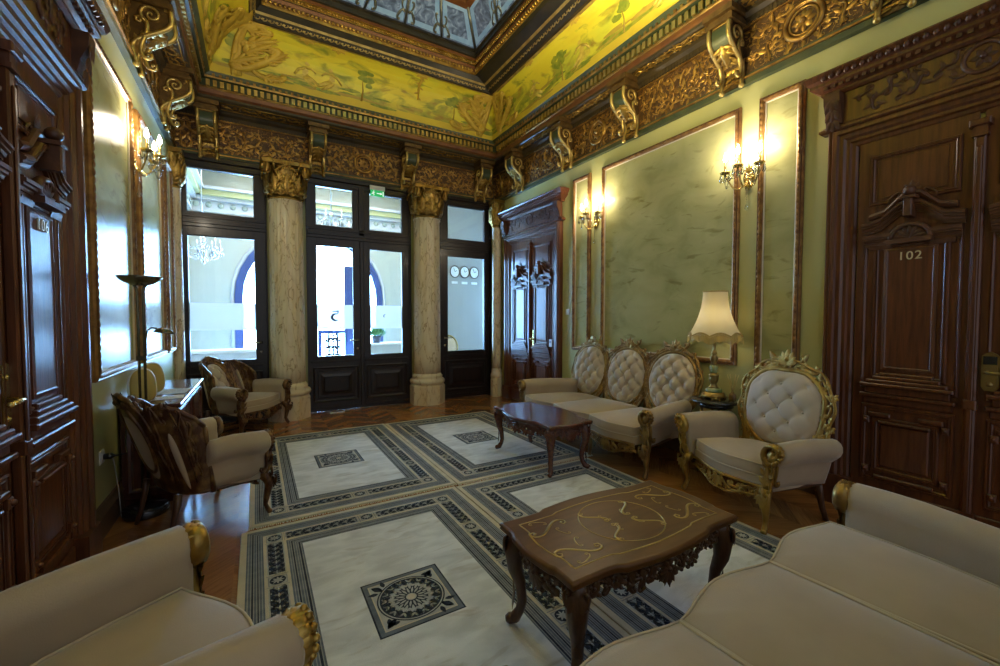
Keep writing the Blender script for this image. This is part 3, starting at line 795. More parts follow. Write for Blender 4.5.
# ---- marble columns
def make_column(label, R, z_cap=3.0):
    root = empty('marble_column', (0, 0, 0), 0, label, 'column', 'marble columns of the glazed wall')
    k = R/.22; b = MB()
    n = 8; r0 = R*1.30
    oct_ = [(r0*math.cos(PI/8+i*PI/4), r0*math.sin(PI/8+i*PI/4)) for i in range(8)]
    b.prism(oct_, 0, .30); b.prism([(x*.96, y*.96) for x, y in oct_], .30, .325)
    b.lathe([(R*1.16, .325), (R*1.27, .345), (R*1.30, .375), (R*1.25, .405), (R*1.12, .42), (R*1.10, .44), (R*1.14, .455), (R*1.05, .475), (R*1.0, .50)], 40)
    b.build('plinth', 'marble', root)
    b = MB(); b.lathe([(R*1.0, .50)]+[(R*(1-.05*t), .50+(z_cap-.50)*t) for t in [i/10 for i in range(1, 10)]]+[(R*.95, z_cap-.03), (R*1.0, z_cap-.02), (R*1.0, z_cap)], 96, flute=4, fd=.035)
    b.build('fluted_shaft', 'marble', root)
    b = MB(); hc = FZ0-.02-z_cap; r = R*.98
    b.lathe([(r, z_cap), (r*1.05, z_cap+.02), (r*.95, z_cap+.03), (r*.95, z_cap+hc*.5), (r*1.15, z_cap+hc*.85), (r*1.2, z_cap+hc*.9)], 24)
    b.box(-r*1.32, r*1.32, -r*1.32, r*1.32, z_cap+hc*.9, z_cap+hc)
    for row, (z0, ln, m, ph) in enumerate(((z_cap+.03, hc*.36, 10, 0), (z_cap+.05, hc*.58, 10, .5), (z_cap+hc*.42, hc*.36, 8, .5))):
        for i in range(m):
            a = 2*PI*(i+ph)/m
            u, nn = Vector((-math.sin(a), math.cos(a), 0)), Vector((math.cos(a), math.sin(a), 0))
            b.xf = plane(nn*r*(.98+.05*row)+Vector((0, 0, z0)), u, (0, 0, 1), nn)
            b.acanthus(0, 0, ln, PI/2, .62)
    for i in range(4):                                               # corner volutes
        a = PI/4+i*PI/2; nn = Vector((math.cos(a), math.sin(a), 0))
        for sg in (1, -1):
            tang = Vector((-math.sin(a), math.cos(a), 0))*sg
            b.xf = plane(nn*r*1.50+tang*.02*k+Vector((0, 0, z_cap+hc*.78)), -tang*.5+nn*.2, (0, 0, 1), (nn+tang)*.8)
            sp = [((.0095*k*q**.92)*math.cos(q*.5), (.0095*k*q**.92)*math.sin(q*.5)) for q in range(20)]
            b.ptube(sp, [(.008+.0011*q)*k for q in range(20)], 1.3, 5)
            b.xf = None
            b.tube([nn*r*.98+tang*r*.45+Vector((0, 0, z_cap+hc*.40)), nn*r*1.1+tang*r*.4+Vector((0, 0, z_cap+hc*.66)), nn*r*1.35+tang*.06+Vector((0, 0, z_cap+hc*.86))], [.012*k, .02*k, .024*k], 6)
        f = i*PI/2; nn = Vector((math.cos(f), math.sin(f), 0)); u = Vector((-math.sin(f), math.cos(f), 0))
        b.xf = plane(nn*r*1.3+Vector((0, 0, z_cap+hc*.86)), u, (0, 0, 1), nn); b.rosette(0, 0, .06*k, 6); b.scroll('C', .09*k, -.06, .11*k, 2.4, 1, .12, 1); b.scroll('C', -.09*k, -.06, .11*k, .7, -1, .12, 1)
        b.xf = None
    b.build('gilded_capital', 'gold', root)
    return root
c1 = make_column('cream marble column between the left glazed door and the glazed double door', .22); c1.location = (.385, 6.53, 0)
c2 = copy_tree(c1); c2.location = (2.435, 6.53, 0); c2['label'] = 'cream marble column between the glazed double door and the right glazed door'
c3 = make_column('slender marble column in the left corner, above the cabinet', .085); c3.location = (-.862, 6.55, 0)
c4 = copy_tree(c3); c4.location = (3.735, 6.49, 0); c4['label'] = 'slender marble column in the right corner beside the far wooden door'

# ---- wall panels: carved moulding round watered silk
TR = [11]
PROF = [(0, 0), (0, .022), (.008, .034), (.020, .030), (.030, .040), (.044, .034), (.050, .020), (.058, .016), (.058, .006)]
def wall_panel(xfw, u0, u1, z0, z1, pale=False):
    b = MB(); b.xf = xfw; b.mi = 0; b.box(u0+.05, u1-.05, z0+.05, z1-.05, 0, .008)
    b.rect_mould(u0, u1, z0, z1, PROF, [1, 1, 2, 1, 1, 1, 3, 3])
    b.mi = 1
    def lv(x, y, a): b.leaf(x, y, .05, a, .55, .2, .1, z=.036)
    n = int((z1-z0)/.05)
    for i in range(n):
        z = z0+.04+(z1-z0-.08)*i/n
        lv(u0+.029, z, PI/2); lv(u1-.029, z, PI/2)
    n = int((u1-u0)/.05)
    for i in range(n):
        x = u0+.04+(u1-u0-.08)*i/n; lv(x, z0+.029, 0); lv(x, z1-.029, 0)
    b.xf = None
    tag(b.build('trim_%d' % TR[0], ['silk', 'panel_gilt', 'panel_brown', 'piping_pale']), **ST); TR[0] += 1
M['panel_gilt'] = mat('panel moulding gilt', (.38, .20, .06), .36, .5, (.20, .09, .03), 14)
M['panel_brown'] = mat('panel moulding brown', (.19, .085, .032), .35, .3, (.11, .045, .018), 9)
rw = RW(0, 0)
wall_panel(rw, -3.955, -2.205, .965, 3.31); wall_panel(rw, -2.045, -1.69, .965, 3.31); wall_panel(rw, -4.515, -4.165, .965, 3.31)
lw = LW(0, 0)
wall_panel(lw, 3.46, 4.52, 1.0, 3.19); wall_panel(lw, 4.72, 5.80, 1.0, 3.19); wall_panel(lw, 5.95, 6.38, 1.0, 3.19)
for nm, xf, segs in (('baseboard_right', rw, [(-6.6, -6.42), (-4.69, -1.55)]), ('baseboard_left', lw, [(3.30, 6.6)])):
    b = MB(); b.xf = xf
    for a, c in segs: b.extrude([(0, 0), (.025, 0), (.025, .14), (.032, .15), (.022, .18), (.012, .20), (0, .205)], (a, 0, 0), (c, 0, 0), (0, 0, 1), (0, 1, 0))
    tag(b.build(nm, 'baseboard'), **ST)

# ---- carved wooden double doors
def wood_door(name, xf, number=None, lock=None, zt=2.70):
    root = empty(name, (0, 0, 0)); root['kind'] = 'structure'
    hw, fr = .60, .18                                      # half opening, casing width, head height
    b = MB(); b.xf = xf
    prof = [(0, 0), (0, .05), (.012, .065), (.03, .06), (.04, .075), (.065, .075), (.075, .06), (.10, .058), (.115, .045), (.135, .045), (.145, .03), (.165, .028), (.18, .012), (.18, 0)]
    rows = [[(-hw-fr+i, 0, h), (-hw-fr+i, zt+fr-i-.05, h), (hw+fr-i, zt+fr-i-.05, h), (hw+fr-i, 0, h)] for i, h in prof]
    b.grid(rows, False, False); b.box(-hw-fr-.005, -hw+.02, 0, .22, 0, .085); b.box(hw-.02, hw+fr+.005, 0, .22, 0, .085)
    b.build('casing', 'door_wood', root)
    # hood: bed moulding, carved frieze, egg and dart cornice
    e = hw+fr
    b = MB(); b.xf = xf
    def strip(z, prof, ext):
        b.grid([[(-e-ext-w_, z+v, 0), (-e-ext-w_, z+v, w_), (e+ext+w_, z+v, w_), (e+ext+w_, z+v, 0)] for w_, v in prof], False, False)
        w_, v = prof[0]; b.grid([[(-e-ext-w_, z+v, 0), (-e-ext-w_, z+v, w_)], [(e+ext+w_, z+v, 0), (e+ext+w_, z+v, w_)]], False, False)
    strip(zt+.10, [(.02, 0), (.06, 0), (.075, .015), (.075, .03), (.055, .045), (.04, .06), (.0, .065)], -.02)
    b.box(-e+.02, e-.02, zt+.14, zt+.40, 0, .05)
    strip(zt+.37, [(.0, 0), (.06, 0), (.075, .02), (.075, .035), (.105, .055), (.13, .075), (.13, .095), (.15, .115), (.165, .15), (.165, .16), (.0, .165)], -.03)
    b.build('door_hood', 'door_wood', root)
    b = MB(); b.xf = lambda p: xf((p[0], p[1]+zt+.175, p[2]+.052))
    b.rinceau(2*e-.36, .19, 5, .085, hole=.10)
    b.ptube([(.085*math.cos(a*PI/8), .095+.085*math.sin(a*PI/8)) for a in range(16)], .014, 1, 5, True); b.rosette(0, .095, .06, 6)
    b.build('carved_frieze', 'door_carving', root)
    for sx in (-1, 1):                                               # acanthus brackets at both ends
        b = MB(); b.xf = xf
        b.extrude([(.05, zt+.15), (.07, zt+.15), (.085, zt+.22), (.12, zt+.30), (.125, zt+.37), (.05, zt+.37)], (sx*(e-.09), 0, 0), (sx*(e+.01), 0, 0), (0, 0, 1), (0, 1, 0))
        b.xf = lambda p: xf((sx*(e-.04)+p[0], zt+.16+p[1], .09+p[1]*.2+p[2]))
        for i in range(3):
            for a in (-.5, 0, .5): b.leaf(0, .16-.07*i, .09, -PI/2+a, .5)
        b.build('hood_bracket', 'door_carving', root)
    b = MB(); b.xf = xf
    n = int(2*e/.045)
    for i in range(n+1):
        x = -e+2*e*i/n; b.ball(xf_id((x, zt+.485, .155)), .018, 6, 4, (1, 1.3, 1)); b.box(x-.012, x+.012, zt+.412, zt+.437, .10, .118)
    b.build('egg_moulding', 'door_carving', root)
    # leaves
    for sx in (-1, 1):
        cx = sx*.302; L = empty('door_leaf'); L.parent = root
        b = MB(); b.xf = lambda p: xf((cx+p[0], p[1], p[2]))
        b.box(-.29, .29, .01, zt-.03, .002, .020)
        rm = [(0, .018), (0, .030), (.006, .036), (.012, .036), (.012, .030), (.018, .030), (.022, .034), (.028, .030), (.030, .022), (.040, .022), (.042, .019)]
        b.rect_mould(-.225, .225, 2.20, zt-.15, rm); b.box(-.165, .165, 2.25, zt-.20, .018, .028)
        # long panel in double frame
        b.rect_mould(-.245, .245, .90, 1.94, [(0, .018), (0, .026), (.008, .032), (.016, .026), (.02, .019)])
        b.rect_mould(-.190, .190, .98, 1.925, rm); b.rect_mould(-.135, .135, 1.04, 1.89, [(0, .018), (.0, .030), (.018, .034), (.026, .028), (.03, .026)]); b.box(-.11, .11, 1.065, 1.875, .018, .030)
        # stepped plinth under the panel
        for k, (h_, z0, z1, o_) in enumerate(((.135, .995, 1.02, .045), (.17, .97, .995, .055), (.205, .945, .97, .065), (.235, .92, .945, .075), (.215, .87, .92, .045), (.24, .845, .87, .06), (.225, .80, .845, .035))):
            b.box(-h_, h_, z0, z1, .018, o_, .006)
        # lower panel
        b.rect_mould(-.235, .235, .24, .79, rm); b.rect_mould(-.17, .17, .31, .70, rm); b.box(-.125, .125, .355, .655, .018, .034, .008)
        b.box(-.19, -.07, .705, .735, .018, .05, .006); b.box(.07, .19, .705, .735, .018, .05, .006); b.box(-.13, .13, .66, .68, .018, .055, .006)
        for sg in (-1, 1):
            b.box(sg*.2-.018, sg*.2+.018, .655, .70, .018, .05, .006); b.box(sg*.2-.018, sg*.2+.018, .30, .345, .018, .05, .006); b.ball((sg*.2, .325, .05), .014, 8, 5); b.ball((sg*.2, .68, .05), .014, 8, 5)
        b.box(-.15, .15, .265, .29, .018, .05, .006)
        b.box(-.27, .27, .03, .19, .018, .034, .006)
        b.build('leaf_panelling', 'door_wood', L)
        b = MB(); b.xf = lambda p: xf((cx+p[0]*.92, p[1], .018+(p[2]-.018)*.66))   # arched pediment over the long panel
        def sweep(path, prof):
            rows = [[(x, z+v, o_) for x, z in path] for o_, v in prof]; b.grid(rows, False, False, False, False)
            b.add([r[0] for r in rows], [tuple(range(len(rows)))], False); b.add([r[-1] for r in rows], [tuple(range(len(rows)))], False)
        arch = [(-.275, 2.045), (-.17, 2.065), (-.115, 2.11), (-.06, 2.155), (0, 2.17), (.06, 2.155), (.115, 2.11), (.17, 2.065), (.275, 2.045)]
        cor = [(.018, -.05), (.045, -.05), (.045, -.036), (.056, -.036), (.056, -.024), (.068, -.024), (.074, -.010), (.088, -.006), (.088, .004), (.104, .008), (.104, .020), (.096, .020), (.096, .028), (.08, .034), (.018, .042)]
        sweep(arch, cor); sweep([(x*.86, z+.075) for x, z in arch], [(.018, -.02), (.06, -.02), (.075, 0), (.06, .018), (.018, .025)])
        for s0, s1 in ((-.265, -.10), (.10, .265)):
            sweep([(s0, 1.965), (s1, 1.965)], [(.018, -.06), (.036, -.06), (.036, -.046), (.048, -.046), (.048, -.032), (.06, -.032), (.066, -.016), (.082, -.012), (.082, 0), (.096, .002), (.096, .018), (.086, .018), (.086, .025), (.018, .03)])
            sweep([(s0*.88 if s0 < 0 else s0, 1.915), (s1 if s0 < 0 else s1*.88, 1.915)], [(.018, -.03), (.045, -.03), (.06, 0), (.018, .012)])
        fan_ = [(.10*math.cos(PI*i/12), .095*math.sin(PI*i/12)) for i in range(13)]
        b.xf = lambda p: xf((cx+p[0], 1.94+p[1], p[2]+.018)); b.prism(fan_, 0, .03); b.ptube(fan_, .016, 1.4, 6, z=.03)
        for i in range(7): b.leaf(0, .005, .08, PI*(i+.5)/7, .38, z=.034)
        b.box(-.115, .115, -.03, 0, 0, .065)
        b.xf = lambda p: xf((cx+p[0], p[1], p[2])); b.box(-.022, .022, 2.08, 2.20, .018, .115, .006); b.box(-.04, .04, 2.195, 2.215, .018, .122, .004); b.ball((0, 2.25, .085), .034, 10, 6, (1, 1, 1))
        b.xf = lambda p: xf((cx+p[0], 2.265+p[1], .03+p[2])); b.fan(0, -.01, .075, PI/2, 5, 2.4, .5)
        for sg in (1, -1): b.scroll('C', sg*.09, -.035, .08, sg*.8+PI/2, sg, .1, 1)
        b.build('pediment', 'door_carving', L)
        if number and sx == number[1]: text_mesh('room_number', number[0], .078, 'number_brass', L, lambda p: xf((cx+p[0], 1.80+p[1], .036+p[2])), .003)
        if lock == sx:
            b = MB(); b.xf = lambda p: xf((-sx*.0+sx*.055+p[0], p[1], p[2]+.021))
            pl = [(-.030, .97), (.030, .97), (.030, 1.20), (.022, 1.215), (.012, 1.22), (0, 1.225), (-.012, 1.22), (-.022, 1.215), (-.030, 1.20)]
            b.prism(pl, 0, .008); b.xf = lambda p: xf((sx*.055+p[0], p[1], p[2]+.021))
            b.tube([(0, 1.075, .005), (0, 1.075, .05), (sx*.02, 1.075, .058), (sx*.115, 1.072, .058)], [.012, .011, .011, .009], 8)
            b.ball((sx*.115, 1.072, .058), .013, 8, 5); b.ball((0, 1.0, .008), .012, 8, 5); b.lathe([(.014, .008), (.014, .014), (.0, .016)], 10, 0, 1.165)
            b.build('door_handle', 'brass', L)
        if lock == 10*sx:
            b = MB(); b.xf = lambda p: xf((sx*.075+p[0], 1.09+p[1], p[2]+.021))
            pl = [(-.036, -.10), (-.022, -.125), (.022, -.125), (.036, -.10), (.036, .085), (.022, .10), (0, .112), (-.022, .10), (-.036, .085)]
            b.mi = 0; b.prism(pl, 0, .016); b.prism([(x*.82, y*.9) for x, y in pl], .016, .022); b.mi = 1; b.box(-.028, .028, .035, .085, .02, .026)
            b.mi = 0; b.tube([(-.01, -.01, .02), (-.01, -.01, .06), (.02, -.012, .066), (.11, -.012, .066)], .010, 8); b.lathe([(.014, .02), (.014, .028), (0, .03)], 12, 0, -.085)
            b.build('keycard_lock', ['brass_dark', 'black'], L)
    b = MB(); b.xf = xf                                              # meeting post
    b.box(-.024, .024, .02, zt-.2, .018, .058, .008); b.box(-.012, .012, .2, zt-.26, .058, .068, .004); b.box(-.034, .034, zt-.2, zt-.18, .018, .07); b.box(-.03, .03, zt-.18, zt-.14, .018, .064); b.box(-.045, .045, zt-.14, zt-.10, .018, .08, .006)
    b.box(-.036, .036, .02, .2, .018, .07); b.box(-.03, .03, .84, .90, .018, .07, .006)
    b.build('meeting_post', 'door_wood', root)
    return root
xf_id = lambda p: p
wood_door('door_1', RW(.735, 0), ('102', -1), 10)
wood_door('door_2', LW(2.44, 0), ('106', 1), -1, 2.58)
wood_door('door_3', RW(5.53, 0), None, 1)

# ---- glazed doors
YG = D+.015
def glazed(name, x0, x1, leaves, handle):
    """leaves: (glass x0, glass x1) pairs; frame fills x0..x1"""
    root = empty(name, (0, 0, 0)); root['kind'] = 'structure'
    xf = BW(0, 0, D+.06)                                             # w=0 at the back of the frame
    zt = 3.43; g0, g1, t0, t1 = .83, 2.47, 2.775, 3.335
    b = MB(); b.xf = xf
    b.box(x0, leaves[0][0]-.13, 0, zt, 0, .10, .006); b.box(leaves[-1][1]+.13, x1, 0, zt, 0, .10, .006)
    b.box(x0, x1, t1+.02, zt, 0, .095, .006); b.box(x0, x1, zt, zt+.07, 0, .12, .01)
    b.box(x0+.01, x1-.01, 2.585, t0-.03, 0, .10, .003); b.box(x0+.01, x1-.01, 2.625, 2.665, .10, .115, .005); b.box(x0+.01, x1-.01, 2.70, 2.72, .10, .112, .004)
    b.build('door_frame', 'glazed_wood', root)
    for k, (a, c) in enumerate(leaves):
        # transom light
        b = MB(); b.xf = xf
        def sash(z0, z1, u0, u1, wd):
            b.box(u0-wd-.01, u0, z0-.05, z1+.06, .02, .085, .002); b.box(u1, u1+wd+.01, z0-.05, z1+.06, .02, .085, .002)
            b.box(u0, u1, z1, z1+.06, .02, .085, .002); b.box(u0, u1, z0-.05, z0, .02, .085, .004)
            b.rect_mould(u0-.012, u1+.012, z0-.012, z1+.012, [(0, .085), (0, .092), (.008, .092), (.014, .078), (.016, .05)])
        sash(t0, t1, a, c, .128); b.build('transom_sash', 'glazed_wood', root)
        b = MB(); b.xf = xf; b.box(a-.005, c+.005, t0-.005, t1+.005, .045, .051); b.build('transom_pane', 'glass', root)
        L = empty('door_leaf'); L.parent = root
        b = MB(); b.xf = xf
        b.box(a-.135, a, .003, 2.60, .02, .08, .002); b.box(c, c+.135, .003, 2.60, .02, .08, .002); b.box(a, c, g1, 2.60, .02, .08, .002); b.box(a, c, .003, g0, .02, .075)
        b.rect_mould(a-.014, c+.014, g0-.014, g1+.014, [(0, .08), (0, .088), (.009, .088), (.016, .072), (.018, .05)])
        b.box(a-.09, c+.09, .735, .765, .075, .092, .006)
        b.rect_mould(a-.07, c+.07, .14, .67, [(0, .075), (0, .088), (.012, .092), (.025, .08), (.035, .076)]); b.rect_mould(a-.01, c+.01, .20, .61, [(0, .075), (.01, .088), (.05, .090), (.09, .10), (.10, .10)]); b.box(a+.08, c-.08, .29, .52, .075, .10)
        b.box(a-.11, c+.11, .03, .075, .075, .09, .006)
        b.build('leaf_frame', 'glazed_wood', L)
        b = MB(); b.xf = xf; b.box(a-.005, c+.005, g0-.005, g1+.005, .045, .051); b.build('glass_pane', 'glass', L)
        if name != 'door_6':
            b = MB(); b.xf = xf; b.box(a, c, 1.235, 1.60, .0513, .0530); fb = b.build('frosted_band', 'frosted', L)
            if name == 'door_5':
                b = MB(); b.xf = lambda p: xf(((a+c)/2+p[0]+(.0 if k == 0 else -.03), 1.44+p[1], .0545+p[2]))
                s = 1. if k == 0 else .3
                b.ptube([(-.045*s, .058*s), (.0, .060*s), (.045*s, .066*s)], [.007*s, .008*s, .013*s], .1, 4)
                if k == 0: b.ptube([(.036, .058), (.034, .035), (.018, .022)], [.011, .009, .007], .1, 4)
                b.ptube([(s*(.006+.058*math.cos(q)), s*(-.026+.050*math.sin(q))) for q in [1.25+i*.30 for i in range(14)]], [s*(.007+.012*math.sin(PI*i/13)) for i in range(14)], .1, 4)
                b.xf = None; b.build('logo_mark', 'logo', L)
        for sd in handle:
            if sd[0] != k: continue
            hx = c+.06 if sd[1] > 0 else a-.06
            b = MB(); b.xf = lambda p: xf((hx+p[0], 1.06+p[1], .08+p[2]))
            b.lathe([(.024, 0), (.024, .008), (.012, .012), (.010, .045)], 12); b.tube([(0, 0, .045), (-sd[1]*.03, 0, .055), (-sd[1]*.12, .004, .055)], [.010, .011, .009], 8)
            b.lathe([(.020, 0), (.020, .008), (.0, .010)], 12, 0, -.13); b.build('door_handle', 'chrome', L)
    if len(leaves) == 2:
        b = MB(); b.xf = xf; m = (leaves[0][1]+leaves[1][0])/2; b.box(m-.03, m+.03, .02, 2.58, .02, .10, .008); b.box(m-.045, m+.045, 2.66, 3.40, .02, .10, .008); b.build('meeting_post', 'glazed_wood', root)
    return root
glazed('door_4', -.865, .15, [(-.74, .0)], [(0, 1)])
glazed('door_5', .65, 2.215, [(.785, 1.30), (1.555, 2.065)], [(0, 1)])
glazed('door_6', 2.695, 3.665, [(2.87, 3.58)], [(0, -1)])
# ------------------------------------------------------------------ upholstered furniture (local: front towards -y, x across)
def outline_oval(hw, hh, n=96, lob=.0):
    out = []
    for i in range(n):
        a = 2*PI*i/n; s, c = math.sin(a), math.cos(a)
        k = 1-lob*math.cos(4*a)-.4*lob*math.cos(8*a)+.02*math.cos(2*a)
        wv = 1-.10*(-s if s < 0 else 0)**1.5                         # narrower at the foot
        out.append((hw*k*wv*math.copysign(abs(c)**.92, c), hh*k*math.copysign(abs(s)**.95, s)))
    return out
def tufted(b, ol, depth, pitch, phase=(0, 0), rings=30, soft=False):
    n = len(ol); rows = []
    def hgt(x, y, t):
        a, c = (x/pitch[0]+phase[0]), (y/pitch[1]+phase[1])
        p, q = (a+c)*.5, (a-c)*.5
        d = abs(math.sin(PI*p))*abs(math.sin(PI*q))
        dp, dq = p-round(p), q-round(q); u, v = (dp+dq)*pitch[0], (dp-dq)*pitch[1]
        pit = math.exp(-(u*u+v*v)/(.021**2)) if pitch[0] < 1 else 0
        return depth*(1-t**3.2)**.5*((.80+.20*d**.45) if soft else (.58+.42*d**.45))-(.026 if soft else .034)*pit*(1-t**6)
    for r in range(rings+1):
        t = 1-r/rings; t = t**.85
        rows.append([(x*t, y*t, hgt(x*t, y*t, t)) for x, y in ol])
    b.grid(rows, True)
    pts = []
    xm = max(abs(p[0]) for p in ol); ym = max(abs(p[1]) for p in ol)
    for i in range(-9, 10):
        for j in range(-9, 10):
            if (i+j) % 2: continue
            x = (i-phase[0])*pitch[0]; y = (j-phase[1])*pitch[1]
            if (x/(xm*.80))**2+(y/(ym*.82))**2 < 1: pts.append((x, y, hgt(x, y, math.hypot(x/xm, y/ym))+.006))
    return pts
def puff(b, ol, z0, z1, crown, e=.018):                              # box cushion with rounded edges and a crowned top
    cx = sum(p[0] for p in ol)/len(ol); cy = sum(p[1] for p in ol)/len(ol)
    hx = max(abs(p[0]-cx) for p in ol); hy = max(abs(p[1]-cy) for p in ol)
    def rg(ins, z, sc=None):
        sx = sc if sc is not None else 1-ins/hx; sy = sc if sc is not None else 1-ins/hy
        return [(cx+(x-cx)*sx, cy+(y-cy)*sy, z) for x, y in ol]
    mid = (z0+z1)/2
    b.grid([rg(e, z0), rg(e*.3, z0+e*.3), rg(0, z0+e), rg(-.004, mid), rg(0, z1-e), rg(e*.3, z1-e*.3), rg(e, z1+.001), rg(0, z1+crown*.36, .84), rg(0, z1+crown*.68, .64), rg(0, z1+crown*.9, .40), rg(0, z1+crown*.98, .18), rg(0, z1+crown, .02)], True, True, True, True)
    return [(x, y, z1-e*.2) for x, y in ol]

def seat(name, label, cat, n, W, gilt='gold', velvet='velvet', bulge=.055, ov=(.285, .30), back='oval', group=None, pitch=(.078, .088), deep=.0, lob=.0, spacing=1.0, taper=.0, soft=False, flare=.0):
    global WARP
    root = empty(name, (0, 0, 0), 0, label, cat, group)
    if taper: WARP = lambda p: (p[0]*(1-taper*(max(-.33, p[1])+.33)), p[1], p[2])
    aw = .06 if n == 1 else .10; ay = 0 if n == 1 else .055; cxs = W/2+aw                                            # arm axis
    cw = W/n; yb = .24+deep
    def yf(x):                                                       # front line of the cushions
        k = (x+W/2)/cw; f = k-math.floor(min(k, n-1e-6))
        base = -.33-.03*math.cos(PI*x/(W+.1)) if n == 1 else -.365
        return base-bulge*(.5-.5*math.cos(2*PI*f))**.8
    # frame
    xs = [-W/2-.07+(W+.14)*i/(12*n) for i in range(12*n+1)] if n == 1 else [-W/2+W*i/(12*n) for i in range(12*n+1)]
    pts = [(x, yf(max(-W/2+.001, min(W/2-.001, x)))+.012) for x in xs]
    b = MB(); b.prism(pts+([(W/2+.04, yb+.05), (-W/2-.04, yb+.05)] if back == 'oval' else [(W/2+.03, .05), (W/2-.05, yb-.05), (-W/2+.05, yb-.05), (-W/2-.03, .05)]), .275, .345, True); b.build('seat_rail', velvet, root)
    b = MB()
    b.tube([(x, y-.006, .278) for x, y in pts], .012, 6)
    rnd = random.Random(3+n)
    def fx(p):
        x = max(-W/2-.05, min(W/2+.05, p[0])); y = yf(max(-W/2+.001, min(W/2-.001, x)))
        return Vector((p[0], y+.002-p[2], .275+p[1]))
    b.xf = fx
    low = []
    m = 14*n
    for i in range(m+1):
        t = i/m; x = -W/2-.02+(W+.04)*t; f = (t*n) % 1
        low.append((x, -.045-.055*(.5-.5*math.cos(2*PI*f))-.012*abs(math.sin(PI*t*n*4))))
    b.ptube(low, .011, 1, 5)
    k = int(W/.075)
    for i in range(k):
        x = -W/2+W*(i+.5)/k; sg = 1 if x < 0 else -1
        hl = low[min(m, int((i+.5)/k*m))][1]
        b.scroll('C' if i % 2 else 'S', x, hl*.42, .075, .6*i, sg, .14, 1.2); b.scroll('J' if i % 2 else 'C', x+.02, hl*.85, .055, 1.9*i, -sg, .16, 1.2)
        b.leaf(x, hl*.2, .055, -PI/2+sg*.6, .65, .15, .04); b.leaf(x+.03, hl*.6, .05, -PI/2-sg*.9, .65, .15, .04); b.ball((x-.015, hl*.75, .006), .010, 6, 4)
    for i in range(n):
        x = -W/2+cw*(i+.5); b.fan(x, -.02, .09, -PI/2, 5, 2.4, .5, z=.012)
    b.xf = None; b.build('carved_apron', gilt, root)
    # cushions
    for i in range(n):
        x0, x1 = -W/2+cw*i+.003, -W/2+cw*(i+1)-.003
        fr = [(x0+(x1-x0)*t/12, yf(min(x1, max(x0, x0+(x1-x0)*t/12)))) for t in range(13)]
        er, el = (1 if i == n-1 else .1), (1 if i == 0 else .1)
        kf = 1. if n == 1 else 1.15
        er, el = er*kf, el*kf
        bk = [(x1-.01*er, -.15), (x1-.03*er, .0), (x1-.07*er, yb-.16), (x1-.12*er, yb-.06), (x1-.19*er, yb), ((x0+x1)/2, yb+.03), (x0+.19*el, yb), (x0+.12*el, yb-.06), (x0+.07*el, yb-.16), (x0+.03*el, .0), (x0+.01*el, -.15)]
        b = MB(); edge = puff(b, fr+bk, .345, .435, .035); c = b.build('seat_cushion', velvet, root)
        b = MB(); b.tube(edge, .0055, 5, True); b.tube([(x, y, .352) for x, y, z in edge], .005, 5, True); b.build('piping', 'piping' if velvet == 'velvet' else 'piping_pale', c)
    # arms
    for sg in (-1, 1):
        b = MB(); rows = []
        for y, sc, dz, dx in ((-.385, .55, -.004, .012), (-.378, .86, 0, .012), (-.36, .99, 0, .012), (-.25, 1, .004, .006), (-.10, 1, .008, .0), (.05, 1, .004, .0), (yb-.08, 1.0, -.004, .0), (yb-(.01 if n == 1 else -.04), .96, -.006, .0), (yb+(.01 if n == 1 else .06), .7, -.008, .0)):
            cz = .53+dz; sec = [(-.058, .33), (-.060, .42), (-.062, .49)]
            for q in range(11):
                a = math.radians(196-q*24.5); sec.append((.004+.075*math.cos(a), .008+.53+.073*math.sin(a)))
            sec += [(.034, .462), (.018, .445), (.014, .40), (.006, .33), (-.004, .285), (-.05, .285)]
            rows.append([(sg*(cxs+dx+u*sc), y, dz+(v if sc > .9 else (.53+(v-.53)*sc if v > .44 else v+(.02 if sc < .6 else 0)))) for u, v in sec])
        if back != 'oval': rows = [[(x, y if y < -.2 else -.2+(y+.2)*.62, z) for x, y, z in r] for r in rows]
        rows = [[(x-sg*(0 if n == 1 else .13)*max(0, (y+.30)/.6)**1.2, y+ay*max(0, min(1, (.1-y)/.3)), z) for x, y, z in r] for r in rows]
        fl_ = lambda x, z: x+sg*flare*max(0, min(1.2, (z-.28)/.27))
        rows = [[(fl_(x, z), y, z) for x, y, z in r] for r in rows]
        b.grid(rows, True, True, True, True); arm = b.build('padded_arm', velvet, root)
        kx = 0 if n == 1 else .12
        b = MB(); b.tube([(sg*(cxs-.022), -.33+ay, .275), (sg*(cxs-.018-kx*.25), -.1, .274), (sg*(cxs-.018-kx*.6), .1 if back == 'oval' else .0, .274), (sg*(cxs-.024-kx), (yb+.0) if back == 'oval' else .04, .275)], .015, 6); b.build('side_rail', 'walnut', arm)
        b = MB()
        b.tube([(sg*(cxs-.01), -.35, .27), (sg*cxs, -.383, .33), (sg*(cxs+.006), -.392, .39), (sg*(cxs+.004), -.382, .45), (sg*(cxs+.008), -.392, .50), (sg*(cxs+.012), -.400, .545)], [.032, .030, .024, .022, .026, .032], 8)
        b.xf = plane((sg*(cxs+.014), -.392, .545), (sg, 0, 0), (0, 0, 1), (0, -1, 0))
        sp = [(.0041*q**.95*math.cos(q*.42+2.2), .0041*q**.95*math.sin(q*.42+2.2)) for q in range(22)]
        b.ptube(sp, [.008+.0006*q for q in range(22)], 1.9, 6, z=.008); b.ball((0, 0, .014), .022, 8, 5, (1, 1, .8)); b.lathe([(.052, -.01), (.05, .004), (0, .006)], 14)
